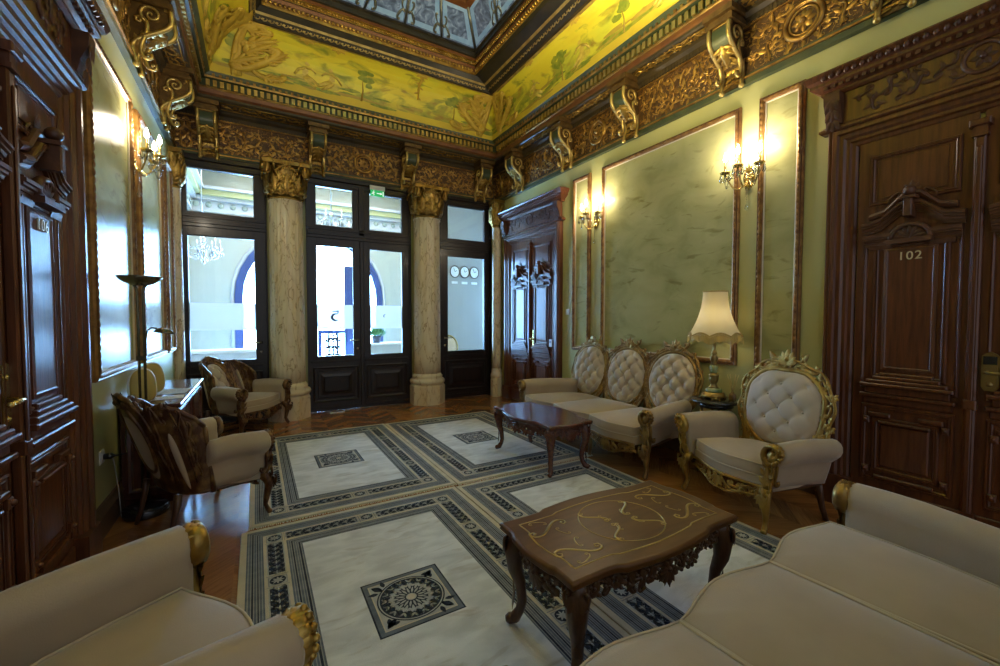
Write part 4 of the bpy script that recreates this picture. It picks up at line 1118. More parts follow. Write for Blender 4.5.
        for q in range(11):
            an = PI*(-.25+1.5*q/10); rx, rz = math.cos(an), math.sin(an)
            b.xf = plane((sg*(cxs+.014)+.056*rx, -.41, .545+.056*rz), (0, 1, 0), (-rz, 0, rx), (rx, 0, rz)); b.leaf(0, 0, .062, 0, .62, .22, -.12); b.ball((.0, 0, .002), .012, 6, 4)
        b.xf = plane((sg*cxs, -.405, .30), (1, 0, 0), (0, 0, 1), (0, -1, 0))
        for q in range(4): b.leaf(0, .02+.055*q, .085, PI/2, .5); b.leaf(.012, .03+.055*q, .06, PI/2-.6, .5); b.leaf(-.012, .03+.055*q, .06, PI/2+.6, .5)
        for q in (0, 1): b.scroll('C', sg*.028, .03+.10*q, .09, PI/2+sg*.3, sg, .12, 1)
        b.xf = plane((sg*(cxs+.035), -.375, .30), (0, 1, 0), (0, 0, 1), (sg, 0, 0))
        for q in range(3): b.leaf(0, .02+.07*q, .08, PI/2+.3, .5)
        b.scroll('S', .012, .11, .17, PI/2, 1, .09, 1)
        b.xf = None
        b.v = [(fl_(x, z), y+ay, z) for x, y, z in b.v]; b.build('arm_scroll', gilt, arm)
    # legs
    for sg in (-1, 1):
        b = MB()
        b.tube([(sg*(cxs-.015), -.345, .31), (sg*(cxs+.0), -.385, .265), (sg*(cxs+.012), -.400, .22), (sg*(cxs+.006), -.382, .14), (sg*cxs, -.372, .08), (sg*(cxs+.006), -.388, .04), (sg*(cxs+.01), -.405, .018)], [.036, .042, .036, .024, .018, .020, .018], 8)
        b.ball((sg*(cxs+.01), -.402, .02), .022, 8, 5)
        b.xf = plane((sg*(cxs+.01), -.435, .26), (1, 0, 0), (0, 0, 1), (0, -1, 0))
        b.fan(0, .0, .085, -PI/2, 5, 1.9, .5); b.scroll('C', .03, -.01, .07, 1.2, 1, .12, 1); b.scroll('C', -.03, -.01, .07, 1.9, -1, .12, 1)
        b.xf = None; b.v = [(x, y+ay, z) for x, y, z in b.v]; b.build('leg', gilt, root)
    for sg in (-1, 1):
        b = MB(); b.tube([(sg*(W/2+.01), yb+.01, .29), (sg*(W/2+.018), yb+.025, .20), (sg*(W/2+.022), yb+.05, .10), (sg*(W/2+.03), yb+.09, .0)], [.030, .026, .020, .018], 8)
        b.build('leg', 'walnut', root)
    if n > 1:
        for i in range(1, n):
            x = -W/2+cw*i; b = MB(); b.tube([(x, -.325, .29), (x, -.35, .22), (x, -.335, .10), (x, -.35, .018)], [.034, .034, .018, .018], 8)
            b.xf = plane((x, -.385, .26), (1, 0, 0), (0, 0, 1), (0, -1, 0)); b.fan(0, 0, .10, -PI/2, 3, 1.4, .45); b.xf = None
            b.build('leg', gilt, root)
    # back
    if back == 'oval':
        tl = math.radians(11); st, ct = math.sin(tl), math.cos(tl)
        bx = lambda p: Vector((p[0], yb-.015+(.05 if n > 1 else 0)+p[1]*st-p[2]*ct, .36+p[1]*ct+p[2]*st))
        ol = outline_oval(*ov, lob=lob); cy = ov[1]+.065
        cs = [(-(n-1)/2+i)*(cw*spacing if n > 1 else 0) for i in range(n)]
        fr = MB()
        for ci, c0 in enumerate(cs):
            B = lambda p, c0=c0: bx((p[0]+c0, p[1]+cy, p[2]))
            b = MB(); b.xf = B
            btn = tufted(b, ol, .085, pitch, soft=soft); pad = b.build('back_cushion', 'velvet_pale' if velvet == 'velvet' else velvet, root)
            bm = None
            for x, y, z in btn:
                q = B((x, y, z+.001))
                if bm is None:
                    wk = WARP; WARP = None; b2 = MB(); b2.ball((0, 0, 0), .011, 8, 5); bo = b2.build('tuft_button', 'velvet_pale', pad); bm = bo; WARP = wk
                else: bo = bm.copy(); COL.objects.link(bo); bo.parent = pad
                bo.location = WARP(q) if WARP else q
            fr.xf = B
            fr.prism([(x*1.05, y*1.05) for x, y in ol], -.035, -.008)
            fr.ptube([(x*1.045, y*1.045) for x, y in ol], .017, 1.1, 6, True)
            rw_ = .074 if n == 1 else .060
            def rim(i, o):
                i %= len(ol); p0, p1 = ol[i-1], ol[(i+1) % len(ol)]; tx, ty = p1[0]-p0[0], p1[1]-p0[1]; l = math.hypot(tx, ty) or 1
                return (ol[i][0]+ty/l*o, ol[i][1]-tx/l*o), math.atan2(ty, tx)
            fr.ptube([rim(i, rw_*(1+.16*math.sin(i*2*PI*10/len(ol))))[0] for i in range(len(ol))], .012, 1.2, 5, True)
            m = 22
            for i in range(m):
                ii = int((i+.5)*len(ol)/m); (x, y), ta = rim(ii, rw_*.56)
                fr.scroll('S' if i % 2 else 'C', x, y, rw_*1.15, ta+(.5 if i % 2 else -.2), 1 if x > 0 else -1, .13, 1.3)
                for o_, l_, da in ((.3, .7, .9), (.75, .62, -.6), (.5, .6, 2.4)):
                    (x, y), ta = rim(ii+2, rw_*o_); fr.leaf(x, y, rw_*l_*1.1, ta+da, .6, .16, .05, z=.004)
                if i % 2: (x, y), ta = rim(ii, rw_*1.02); fr.leaf(x, y, rw_*.5, ta-PI/2+.5, .7, .16, .0); fr.leaf(x, y, rw_*.5, ta-PI/2-.5, .7, .16, .0)
            rn = random.Random(7)
            for i in range(64):
                (x, y), ta = rim(int(i*len(ol)/64), rw_*rn.uniform(.25, .95)); fr.leaf(x, y, rw_*rn.uniform(.40, .62), ta+rn.uniform(-1.2, 1.2)+(PI if i % 2 else 0), .7, .2, .1, z=.008)
                if i % 3 == 0: (x, y), ta = rim(int(i*len(ol)/64), rw_*rn.uniform(.4, .8)); fr.ball((x, y, .012), rw_*.13, 6, 4)
            # crest
            top = ov[1]+rw_*.75
            fr.fan(0, top-.02, .12, PI/2, 7, 2.6, .5, z=.012); fr.ball((0, top+.02, .02), .02, 8, 5)
            for sg in (1, -1):
                fr.scroll('C', sg*.075, top+.0, .13, sg*.5+PI/2*.2, sg, .11, 1.2); fr.scroll('S', sg*.15, top-.045, .15, -sg*.5, sg, .1, 1.2); fr.leaf(sg*.10, top, .10, PI/2-sg*.7, .5)
        if n > 1:                                                    # openwork between the ovals
            for c0, c1_ in zip(cs, cs[1:]):
                B = lambda p, c=(c0+c1_)/2: bx((p[0]+c, p[1], p[2])); fr.xf = B
                for sg in (1, -1):
                    fr.scroll('C', sg*.04, .55, .17, PI/2-sg*.3, sg, .10, 1.1); fr.scroll('S', sg*.035, .42, .15, PI/2, sg, .1, 1.1); fr.scroll('C', sg*.07, .12, .16, PI/2+sg*.5, -sg, .1, 1.1); fr.scroll('S', sg*.05, .22, .14, PI/2, -sg, .1, 1.1)
                    fr.leaf(sg*.02, .5, .10, PI/2-sg*.6, .5); fr.leaf(sg*.02, .2, .10, -PI/2+sg*.6, .5); fr.leaf(sg*.06, .04, .10, PI/2-sg*.4, .5)
                    fr.tube([(sg*.09, .68, 0), (sg*.05, .64, .005), (0, .625, .01)], .012, 6)
                fr.rosette(0, .33, .05, 6); fr.fan(0, .6, .09, PI/2, 5, 2.2, .5); fr.tube([(0, 0, -.01), (0, .6, -.012)], .014, 6)
        fr.xf = bx
        e = cs[-1]
        for sg in (1, -1):                                           # feet of the back and side scrolls
            X = sg*(e+ov[0]*.90)
            fr.tube([(X-sg*.03, .02, -.01), (X+sg*.005, .10, .0), (X+sg*.035, .22, 0), (X+sg*.02, .33, 0)], [.022, .018, .016, .012], 6)
            fr.scroll('S', X+sg*.01, .13, .22, PI/2, sg, .1, 1.1); fr.scroll('C', X-sg*.05, .06, .15, .6, -sg, .1, 1.1); fr.leaf(X, .2, .12, PI/2-sg*.5, .5); fr.leaf(X, .05, .10, PI/2+sg*.5, .5)
        fr.box(-e-ov[0]*.8, e+ov[0]*.8, -.04, .012, -.03, -.004)
        fr.xf = None; fr.build('carved_back_frame', gilt, root)
        b = MB()
        for c0 in cs:
            b.xf = lambda p, c0=c0: bx((p[0]+c0, p[1]+cy, p[2])); b.prism([(x*1.0, y*1.0) for x, y in ol], -.05, -.036)
        b.xf = None; b.build('rear_panel', velvet, root)
    else:
        barrel_back(root, W, yb, gilt, velvet)
    WARP = None
    return root

def barrel_back(root, W, yb, gilt, velvet):
    """curved back: tufted oval in the middle, carved openwork wings with slim pads"""
    X0 = W/2+.066; YB0 = .035
    TOP = [(0, .925), (.16, .905), (.36, .82), (.46, .825), (.64, .86), (.80, .83), (.93, .78), (1, .70)]
    def S(t, z, o):                                                  # t -1..1 round the back, o towards the sitter
        a = t*PI/2; x = X0*math.copysign(abs(math.sin(a))**.82, t); y = YB0+(yb+.05-YB0-.03)*max(0, math.cos(a))**.75
        rc = (z-.34)*.32*max(0, math.cos(a))**.6+(z-.34)*.12
        e = .01; a2 = (t+e)*PI/2; a1 = (t-e)*PI/2
        f = lambda q: Vector((X0*math.copysign(abs(math.sin(q))**.82, q), YB0+(yb+.05-YB0-.03)*max(0, math.cos(q))**.75, 0))
        tg = (f(a2)-f(a1)); tg = tg.normalized() if tg.length > 1e-7 else Vector((1, 0, 0)); nn = Vector((tg.y, -tg.x, 0))
        return Vector((x, y+rc, z))+nn*o+Vector((nn.x, nn.y, 0))*0
    def top(t): return sinlerp(TOP, abs(t))
    N = 40; ts = [-1+2*i/N for i in range(N+1)]
    b = MB(); K = 7
    for o in (.012, -.012): b.grid([[S(t, .275+(top(t)-.01-.275)*j/K, o) for t in ts] for j in range(K+1)])
    b.grid([[S(t, top(t)-.01, .012) for t in ts], [S(t, top(t)-.01, -.012) for t in ts]])
    b.build('back_shell', 'gold_old' if gilt != 'walnut_gilt' else gilt, root)
    fr = MB()
    fr.tube([S(t, top(t), 0) for t in ts], [.019]*(N+1), 7)
    for sg in (1, -1): fr.tube([S(sg*1.0, z, .004*math.sin(z*16)) for z in (.27, .38, .5, .6, .66, .70)], [.024, .02, .018, .02, .022, .019], 7)
    fr.tube([S(t, .285, 0) for t in ts], .016, 6)
    LEN = 1.62/2                                                     # unrolled half length
    for side in (1, -1):
        fr.xf = lambda p, side=side: S(p[0]/LEN, p[1], side*(.014+p[2]))
        for sg in (1, -1):
            for q in range(5):
                z = .42+.11*q
                if z > .80: continue
                fr.scroll('S' if q % 2 else 'C', sg*.325, z, .13, PI/2+.3*(-1)**q, sg, .11, 1.2); fr.leaf(sg*.30, z, .10, PI/2+sg*.5, .5); fr.leaf(sg*.355, z+.04, .10, PI/2-sg*.5, .5)
                fr.scroll('C', sg*.70, z*.72+.15, .12, PI/2-.4*(-1)**q, sg, .11, 1.2); fr.leaf(sg*.68, z*.7+.16, .10, PI/2, .5); fr.leaf(sg*.73, z*.7+.13, .10, PI/2-sg*.4, .5)
            fr.scroll('S', sg*.15, .865, .16, -sg*.35, sg, .1, 1.3); fr.scroll('C', sg*.26, .825, .12, -sg*.6, sg, .11, 1.3); fr.leaf(sg*.12, .855, .06, PI/2-sg*.9, .6); fr.leaf(sg*.22, .80, .05, PI/2-sg, .6)
            fr.scroll('C', sg*.56, .83, .10, sg*.2, sg, .12, 1.3); fr.scroll('S', sg*.47, .80, .13, PI/2+sg*.4, sg, .11, 1.2); fr.leaf(sg*.52, .82, .07, PI/2-sg*.5, .5); fr.leaf(sg*.60, .82, .07, PI/2+sg*.3, .5); fr.scroll('C', sg*.64, .77, .13, PI/2-sg*.5, sg, .11, 1.2)
            fr.ptube([(sg*.40, .35), (sg*.41, .5), (sg*.405, .65), (sg*.41, .80), (sg*.44, .86)], .013, 1, 5); fr.ptube([(sg*.655, .35), (sg*.655, .55), (sg*.64, .70), (sg*.60, .82)], .013, 1, 5)
        fr.fan(0, .885, .065, PI/2, 7, 2.6, .6, z=.006); fr.rosette(0, .895, .04, 6, z=.008)
        fr.ptube([(x*1.07, y*1.06+.63) for x, y in outline_oval(.205, .215)], .015, 1.1, 6, True)
    fr.xf = None
    for sg in (1, -1): q = S(sg*.66, top(.66)+.0, 0); fr.ball(q, .026, 8, 5)
    fr.build('carved_back_frame', gilt, root)
    b = MB(); ol = outline_oval(.205, .215)
    B = lambda p: S(p[0]/LEN, p[1]+.63, .012+p[2]); b.xf = B
    btn = tufted(b, ol, .07, (.095, .085)); pad = b.build('back_cushion', 'velvet_pale', root)
    bm = None
    for x, y, z in btn:
        if bm is None: b2 = MB(); b2.ball((0, -.33, 0), .010, 8, 5); b2.v = [(x, y+.33, z) for x, y, z in b2.v]; bo = bm = b2.build('tuft_button', 'velvet_pale', pad)
        else: bo = bm.copy(); COL.objects.link(bo); bo.parent = pad
        bo.location = WARP(B((x, y, z+.001))) if WARP else B((x, y, z+.001))
    b = MB(); b.xf = lambda p: S(p[0]/LEN, p[1]+.57, -.013-p[2])
    tufted(b, outline_oval(.20, .22), .008, (9, 9), (.5, .5)); b.build('rear_panel', velvet, root)
    for sg in (1, -1):
        for side in (1, -1):
            b = MB(); slim = [(.040*math.cos(a)*(1+.15*math.sin(a)), .19*math.sin(a)) for a in [2*PI*i/28 for i in range(28)]]
            b.xf = lambda p: S((p[0]+sg*.53-sg*.03*p[1])/LEN, p[1]+(.565 if side > 0 else .50), side*(.013+p[2]))
            tufted(b, slim, .035, (9, 9), (.5, .5), 8); b.build('wing_pad', velvet, root)

def face(fx, fy): return math.atan2(fx, -fy)
def put(o, mid, f, fy=-.36):     # mid = floor point between the front posts
    rz = face(*f); L = math.hypot(*f); o.rotation_euler = (0, 0, rz); o.location = (mid[0]-(-fy)*f[0]/L, mid[1]-(-fy)*f[1]/L, 0)

sofa = seat('sofa', 'three-seat gilded sofa with three tufted oval backs along the olive right wall', 'sofa', 3, 1.79, 'gold_old', 'velvet', ov=(.272, .315), group='carved three-seat sofas', deep=.11, spacing=1.05)
put(sofa, (2.895, 3.445), (-1, .02))
sofa2 = copy_tree(sofa); sofa2['label'] = 'three-seat sofa in the foreground seen from above, with plain beige seat cushions'
put(sofa2, (1.455, .865), (-.05, 1), -.385)
ac = seat('armchair', 'gilded armchair with scalloped tufted back beside the table lamp, next to door 102', 'armchair', 1, .61, 'gold', 'velvet', ov=(.310, .300), pitch=(.098, .092), lob=.03, soft=True, flare=.05)
ac.scale = (1, .80, 1); put(ac, (2.94, 1.772), (-.965, .262), -.36*.80)
M['walnut_gilt'] = mat('brown carved frame with worn gilding', (.085, .032, .013), .34, .25, (.30, .165, .05), 13, (1, 1, 1), .25, 45, lo=.44, hi=.70)
bw = seat('armchair', 'winged armchair with pierced dark frame standing sideways beside the floor lamp', 'armchair', 1, .60, 'walnut_gilt', 'velvet', back='barrel', group='winged armchairs along the left side', bulge=.045, deep=-.01, taper=.40)
bw.scale = (1, .78, 1); put(bw, (-.14, 3.675), (.883, .47), -.36*.78)
bf = copy_tree(bw); bf['label'] = 'winged armchair in front of the left glazed door, beside the marble column'
bf.scale = (1.04, .92, .97); put(bf, (.07, 5.90), (.76, -.65), -.36*.92)
bn = seat('armchair', 'large beige armchair in the lower left foreground, cut by the picture edge', 'armchair', 1, .62, 'gold', 'velvet', ov=(.290, .290), pitch=(.098, .092), lob=.03, taper=.35)
bn.scale = (1, 1, 1.05); put(bn, (-.10, 1.52), (.92, .39))

# ------------------------------------------------------------------ coffee tables
def table_outline(L, Wd, bl, bs, cut, n=28):
    """serpentine outline; long sides run along x"""
    def d(t, bmax): return bmax*(math.sin(PI*t)**2.2)-.35*bmax*math.sin(2*PI*t)**2*(1 if t < .25 or t > .75 else .0)
    P = []
    hx, hy = L/2, Wd/2
    for i in range(n): t = i/n; P.append((-hx+L*t, -hy-d(t, bl)))
    for i in range(n): t = i/n; P.append((hx+d(t, bs), -hy+Wd*t))
    for i in range(n): t = i/n; P.append((hx-L*t, hy+d(t, bl)))
    for i in range(n): t = i/n; P.append((-hx-d(t, bs), hy-Wd*t))
    return P
def coffee_table(label, L, Wd, Ht, bl, bs, top_mat, leg_mat, inlay):
    root = empty('coffee_table', (0, 0, 0), 0, label, 'coffee table', 'carved coffee tables')
    P = table_outline(L, Wd, bl, bs, 0)
    sc = lambda k, z: [(x*(1-k*2/L), y*(1-k*2/Wd), z) for x, y in P]
    b = MB()
    b.grid([sc(.03, Ht-.038), sc(.008, Ht-.036), sc(.0, Ht-.026), sc(.004, Ht-.018), sc(-.002, Ht-.012), sc(.004, Ht-.002), sc(.012, Ht)], True, True, True, False)
    r = sc(.012, Ht); b.add(r, [tuple(range(len(r)))], False)
    b.build('table_top', [top_mat], root)
    if inlay:
        b = MB(); b.xf = lambda p: (p[0], p[1], Ht+.0006+p[2])
        f = .02
        def line(pts, r=.0045, closed=False): b.ptube(pts, r, .10, 4, closed)
        line([(x*(1-.13/L*1.0), y*(1-.13/Wd)) for x, y in P], .0045, True)
        line([(.20*math.cos(2*PI*i/48), .185*math.sin(2*PI*i/48)) for i in range(48)], .0032, True)
        for sx in (-1, 1):
            for sy in (-1, 1):
                b.scroll('S', sx*.10, sy*.075, .13, sx*sy*.5, sx*sy, .05, .10, 4); b.scroll('C', sx*.06, sy*.045, .06, sx*sy*1.2, -sx*sy, .05, .10, 4); b.leaf(sx*.14, sy*.10, .03, 1.57*sy, .5, 0, 0)
                b.scroll('S', sx*.34, sy*.10, .19, sx*sy*.9+PI/2, sx*sy, .042, .10, 4); b.scroll('C', sx*.36, sy*.155, .08, sx*sy*.4, sx*sy, .045, .10, 4); b.scroll('C', sx*.30, sy*.05, .07, 1.2*sx*sy, -sx*sy, .045, .10, 4)
        b.xf = None; b.build('brass_inlay', 'gold_bright', root)
    # apron with pierced carving
    b = MB()
    Q = [(x*.90, y*.84) for x, y in P]; n = len(Q)
    b.grid([[(x, y, Ht-.037) for x, y in Q], [(x, y, Ht-.085) for x, y in Q]], True, False)
    # unrolled mapping along the outline
    acc = [0]
    for i in range(n): a, c = Q[i], Q[(i+1) % n]; acc.append(acc[-1]+math.hypot(c[0]-a[0], c[1]-a[1]))
    def ux(p):
        s = p[0] % acc[-1]; i = max(k for k in range(n) if acc[k] <= s); a, c = Q[i], Q[(i+1) % n]; l = acc[i+1]-acc[i] or 1; t = (s-acc[i])/l
        nx, ny = (c[1]-a[1])/l, -(c[0]-a[0])/l
        return Vector((a[0]+(c[0]-a[0])*t+nx*p[2], a[1]+(c[1]-a[1])*t+ny*p[2], Ht-.045+p[1]))
    b.xf = ux; k = int(acc[-1]/.055)
    q4 = [acc[n//4*j] for j in range(5)]
    for i in range(k):
        s = acc[-1]*(i+.5)/k; j = max(q for q in range(4) if q4[q] <= s); f = (s-q4[j])/(q4[j+1]-q4[j])
        dep = -.045-.055*math.sin(PI*f)**1.5-.02*math.sin(PI*f*5)**2
        sg = 1 if f < .5 else -1
        b.scroll('C' if i % 2 else 'S', s, dep*.40, .075, i*1.3, sg, .15, 1.2); b.scroll('J' if i % 2 else 'C', s+.015, dep*.80, .058, i*2.1, -sg, .17, 1.2)
        for q in range(3): b.ball((s-.02+.02*q, dep*(.35+.28*q)*(1 if (i+q) % 2 else .8), .006), .0095, 6, 4)
        b.leaf(s, dep*.2, .05, -PI/2+sg*.6, .7, .15, .02, z=.006); b.leaf(s+.02, dep*.62, .042, -PI/2-sg*.9, .8, .15, .02, z=.006)
    for j in range(4): b.fan((q4[j]+q4[j+1])/2, -.05, .075, -PI/2, 7, 2.8, .5, z=.012); b.rosette((q4[j]+q4[j+1])/2, -.05, .04, 6, z=.014)
    b.xf = None; b.build('carved_apron', leg_mat, root)
    for sx in (-1, 1):
        for sy in (-1, 1):
            x, y = sx*L*.435, sy*Wd*.40
            b = MB(); u = Vector((sx, sy, 0)).normalized()
            p = lambda o, z: Vector((x, y, z))+u*o
            b.tube([p(-.01, Ht-.038), p(.0, Ht-.07), p(.018, Ht-.12), p(.012, Ht-.20), p(-.012, Ht*.42), p(-.022, Ht*.25), p(-.012, .07), p(.012, .03), p(.030, .018)], [.036, .044, .046, .036, .026, .022, .021, .026, .020], 8)
            b.ball(p(.034, .022), .024, 8, 5); t = Vector((-u.y, u.x, 0))
            b.xf = plane(p(.052, Ht-.085), t, (0, 0, 1), u); b.fan(0, .02, .08, -PI/2, 5, 1.8, .5); b.scroll('C', .028, .0, .07, 1.2, 1, .12, 1); b.scroll('C', -.028, .0, .07, 1.9, -1, .12, 1)
            b.xf = plane(p(.012, .10), t, (0, 0, 1), u); b.leaf(0, .06, .10, -PI/2, .4); b.leaf(0, .02, .08, PI/2, .4)
            b.xf = None; b.build('leg', leg_mat, root)
    return root
t1 = coffee_table('walnut coffee table with gold scroll inlay standing in front of the foreground sofa', 1.0, .505, .462, .040, .024, 'walnut_top', 'walnut', True)
t1.location = (1.435, 1.345, .0152)
t2 = coffee_table('dark red mahogany coffee table in front of the sofa by the right wall', 1.0, .48, .455, .085, .03, 'table_wood', 'table_wood', False)
t2.location = (2.40, 3.325, .0152); t2.rotation_euler = (0, 0, PI/2)

# ------------------------------------------------------------------ rugs
def rug(label, wx, ly):
    root = empty('rug', (0, 0, 0), 0, label, 'rug', 'four matching rugs')
    T = .011; b = MB()
    b.mi = 0; b.box(0, wx, 0, ly, 0, T, .003)
    lay = [0]
    def rect(x0, y0, x1, y1, mi, lv): b.mi = mi; z = T+.0002*lv; b.add([(x0, y0, z), (x1, y0, z), (x1, y1, z), (x0, y1, z)], [(0, 1, 2, 3)], False)
    def inset(i, mi, lv): rect(i, i, wx-i, ly-i, mi, lv)
    # 0 ivory edge 1 navy 2 slate 3 grey 4 figure 5 field
    for i, mi in ((.035, 2), (.043, 3), (.048, 2), (.058, 3), (.062, 1), (.070, 3), (.074, 2), (.084, 3), (.088, 1), (.094, 3), (.098, 2), (.108, 3), (.112, 2), (.120, 0)): inset(i, mi, 1+i*20)
    inset(.130, 3, 4)
    for i, mi in ((.235, 0), (.245, 2), (.254, 3), (.258, 2), (.266, 3), (.270, 1), (.278, 3), (.282, 2), (.292, 3), (.296, 2), (.304, 3), (.308, 1), (.318, 3), (.322, 2)): inset(i, mi, 4+i*12)
    F = .330; inset(F, 5, 9)
    A, Bd = .130, .235; sq = Bd-A
    def panel(x0, y0, x1, y1, small):
        rect(x0, y0, x1, y1, 0, 9); g = .006; rect(x0+g, y0+g, x1-g, y1-g, 3 if small else 4, 10); g = .013
        if small: rect(x0+g, y0+g, x1-g, y1-g, 4, 11); g = .02
        rect(x0+g, y0+g, x1-g, y1-g, 1 if not small else 3, 12)
        cx, cy = (x0+x1)/2, (y0+y1)/2; b.mi = 4
        if small:
            r = sq*.37; b.mi = 1; b.add([(cx, cy, T+.0026)]+[(cx+r*math.cos(a*PI/8), cy+r*math.sin(a*PI/8), T+.0026) for a in range(16)], [(0, 1+a, 1+(a+1) % 16) for a in range(16)], False)
            b.mi = 4; b.xf = lambda p: (cx+p[0], cy+p[1], T+.0028)
            for a in range(8): b.leaf(0, 0, r*.85, a*PI/4, .35, 0, 0)
            b.xf = None
        else:
            L = max(x1-x0, y1-y0); ver = (y1-y0) > (x1-x0); n = max(4, int(L/.052)); hw = (sq-.026)/2
            b.xf = (lambda p: (cx+p[1], cy+p[0], T+.0028)) if ver else (lambda p: (cx+p[0], cy+p[1], T+.0028))
            for i in range(n):
                s = -L/2+L*(i+.5)/n
                for sg in (1, -1):
                    b.scroll('C', s+.008*sg, sg*hw*.46, .038, sg*.7, sg, .075, 0.0, 4); b.scroll('C', s-.016*sg, sg*hw*.75, .026, 2.2*sg, -sg, .08, 0.0, 4); b.leaf(s, sg*hw*.12, .020, sg*1.2, .5, 0, 0); b.leaf(s+.016, sg*hw*.8, .016, sg*.3, .5, 0, 0)
                b.leaf(s-.02, 0, .04, 0, .3, 0, 0)
            b.xf = None
    for x in (A, wx-Bd):
        for y in (A, ly-Bd): panel(x, y, x+sq, y+sq, True)
    def run(lo, hi, nl, f):
        g = .004; sm = sq; Lp = (hi-lo-(nl-1)*sm)/nl; p = lo
        for i in range(nl):
            f(p+g, p+Lp-g, False); p += Lp
            if i < nl-1: f(p+g, p+sm-g, True); p += sm
    for y in (A, ly-Bd): run(Bd, wx-Bd, 2, lambda a, c, s, y=y: panel(a, y, c, y+sq, s))
    for x in (A, wx-Bd): run(Bd, ly-Bd, 4, lambda a, c, s, x=x: panel(x, a, x+sq, c, s))
    # medallion
    cx, cy, h = wx/2, ly/2, .205
    rect(cx-h, cy-h, cx+h, cy+h, 1, 10); rect(cx-h+.008, cy-h+.008, cx+h-.008, cy+h-.008, 2, 11); rect(cx-h+.03, cy-h+.03, cx+h-.03, cy+h-.03, 0, 12); rect(cx-h+.036, cy-h+.036, cx+h-.036, cy+h-.036, 4, 13)
    def disc(r, mi, lv): b.mi = mi; z = T+.0002*lv; b.add([(cx, cy, z)]+[(cx+r*math.cos(a*PI/24), cy+r*math.sin(a*PI/24), z) for a in range(48)], [(0, 1+a, 1+(a+1) % 48) for a in range(48)], False)
    disc(.165, 1, 14); disc(.158, 4, 15); disc(.152, 1, 16)
    b.xf = lambda p: (cx+p[0], cy+p[1], T+.0002*17); b.mi = 4
    for i in range(16):
        a = i*PI/8; f = lambda r, q=0.: (r*math.cos(a+q), r*math.sin(a+q))
        b.leaf(*f(.032), .045, a, .26, 0, 0); b.leaf(*f(.062, .19), .05, a+.19, .28, 0, 0); b.leaf(*f(.082), .035, a+.5, .40, 0, 0); b.leaf(*f(.082), .035, a-.5, .40, 0, 0)
        b.scroll('C', *f(.118), .042, a+.3, 1, .06, 0., 4); b.scroll('C', *f(.134, .2), .03, a+PI/2, -1, .07, 0., 4); b.leaf(*f(.118, .19), .03, a+.7, .4, 0, 0); b.leaf(*f(.118, .19), .03, a-.4, .4, 0, 0)
    b.mi = 1
    for sx in (-1, 1):
        for sy in (-1, 1):
            a = math.atan2(sy, sx); b.scroll('C', sx*.135, sy*.135, .05, a, 1, .1, 0, 4); b.leaf(sx*.118, sy*.118, .06, a, .6, 0, 0); b.leaf(sx*.14, sy*.10, .05, a+.7, .5, 0, 0); b.leaf(sx*.10, sy*.14, .05, a-.7, .5, 0, 0)
    b.xf = None; disc(.026, 4, 18); disc(.02, 0, 19)
    b.build('pile', ['rug_edge', 'rug_navy', 'rug_slate', 'rug_grey', 'rug_light', 'rug_cream'], root)
    b = MB(); rnd = random.Random(8)
    for y0, sg in ((0, -1), (ly, 1)):
        n = int(wx/.012)
        for i in range(n):
            x = wx*(i+.5)/n; d = rnd.uniform(-.006, .006); b.add([(x-.0035, y0, .006), (x+.0035, y0, .006), (x+.003+d, y0+sg*rnd.uniform(.016, .022), .002), (x-.003+d, y0+sg*.019, .002)], [(0, 1, 2, 3)], False)
    fo = b.build('fringe', 'rug_fringe', root); fo['kind'] = 'stuff'
    return root
r1 = rug('cream rug with navy border in the foreground, whole round medallion in view', 1.50, 2.30); r1.location = (-.105, .82, .001)
for lb, loc in (('cream rug with navy border farthest on the left, in front of the glazed door chair', (-.065, 3.172, .001)), ('cream rug with navy border farthest on the right, under the mahogany table', (1.440, 3.15, .001)), ('cream rug with navy border under the walnut inlaid coffee table', (1.402, .805, .001))):
    r = copy_tree(r1); r['label'] = lb; r.location = loc
r.scale = (.955, 1, 1)
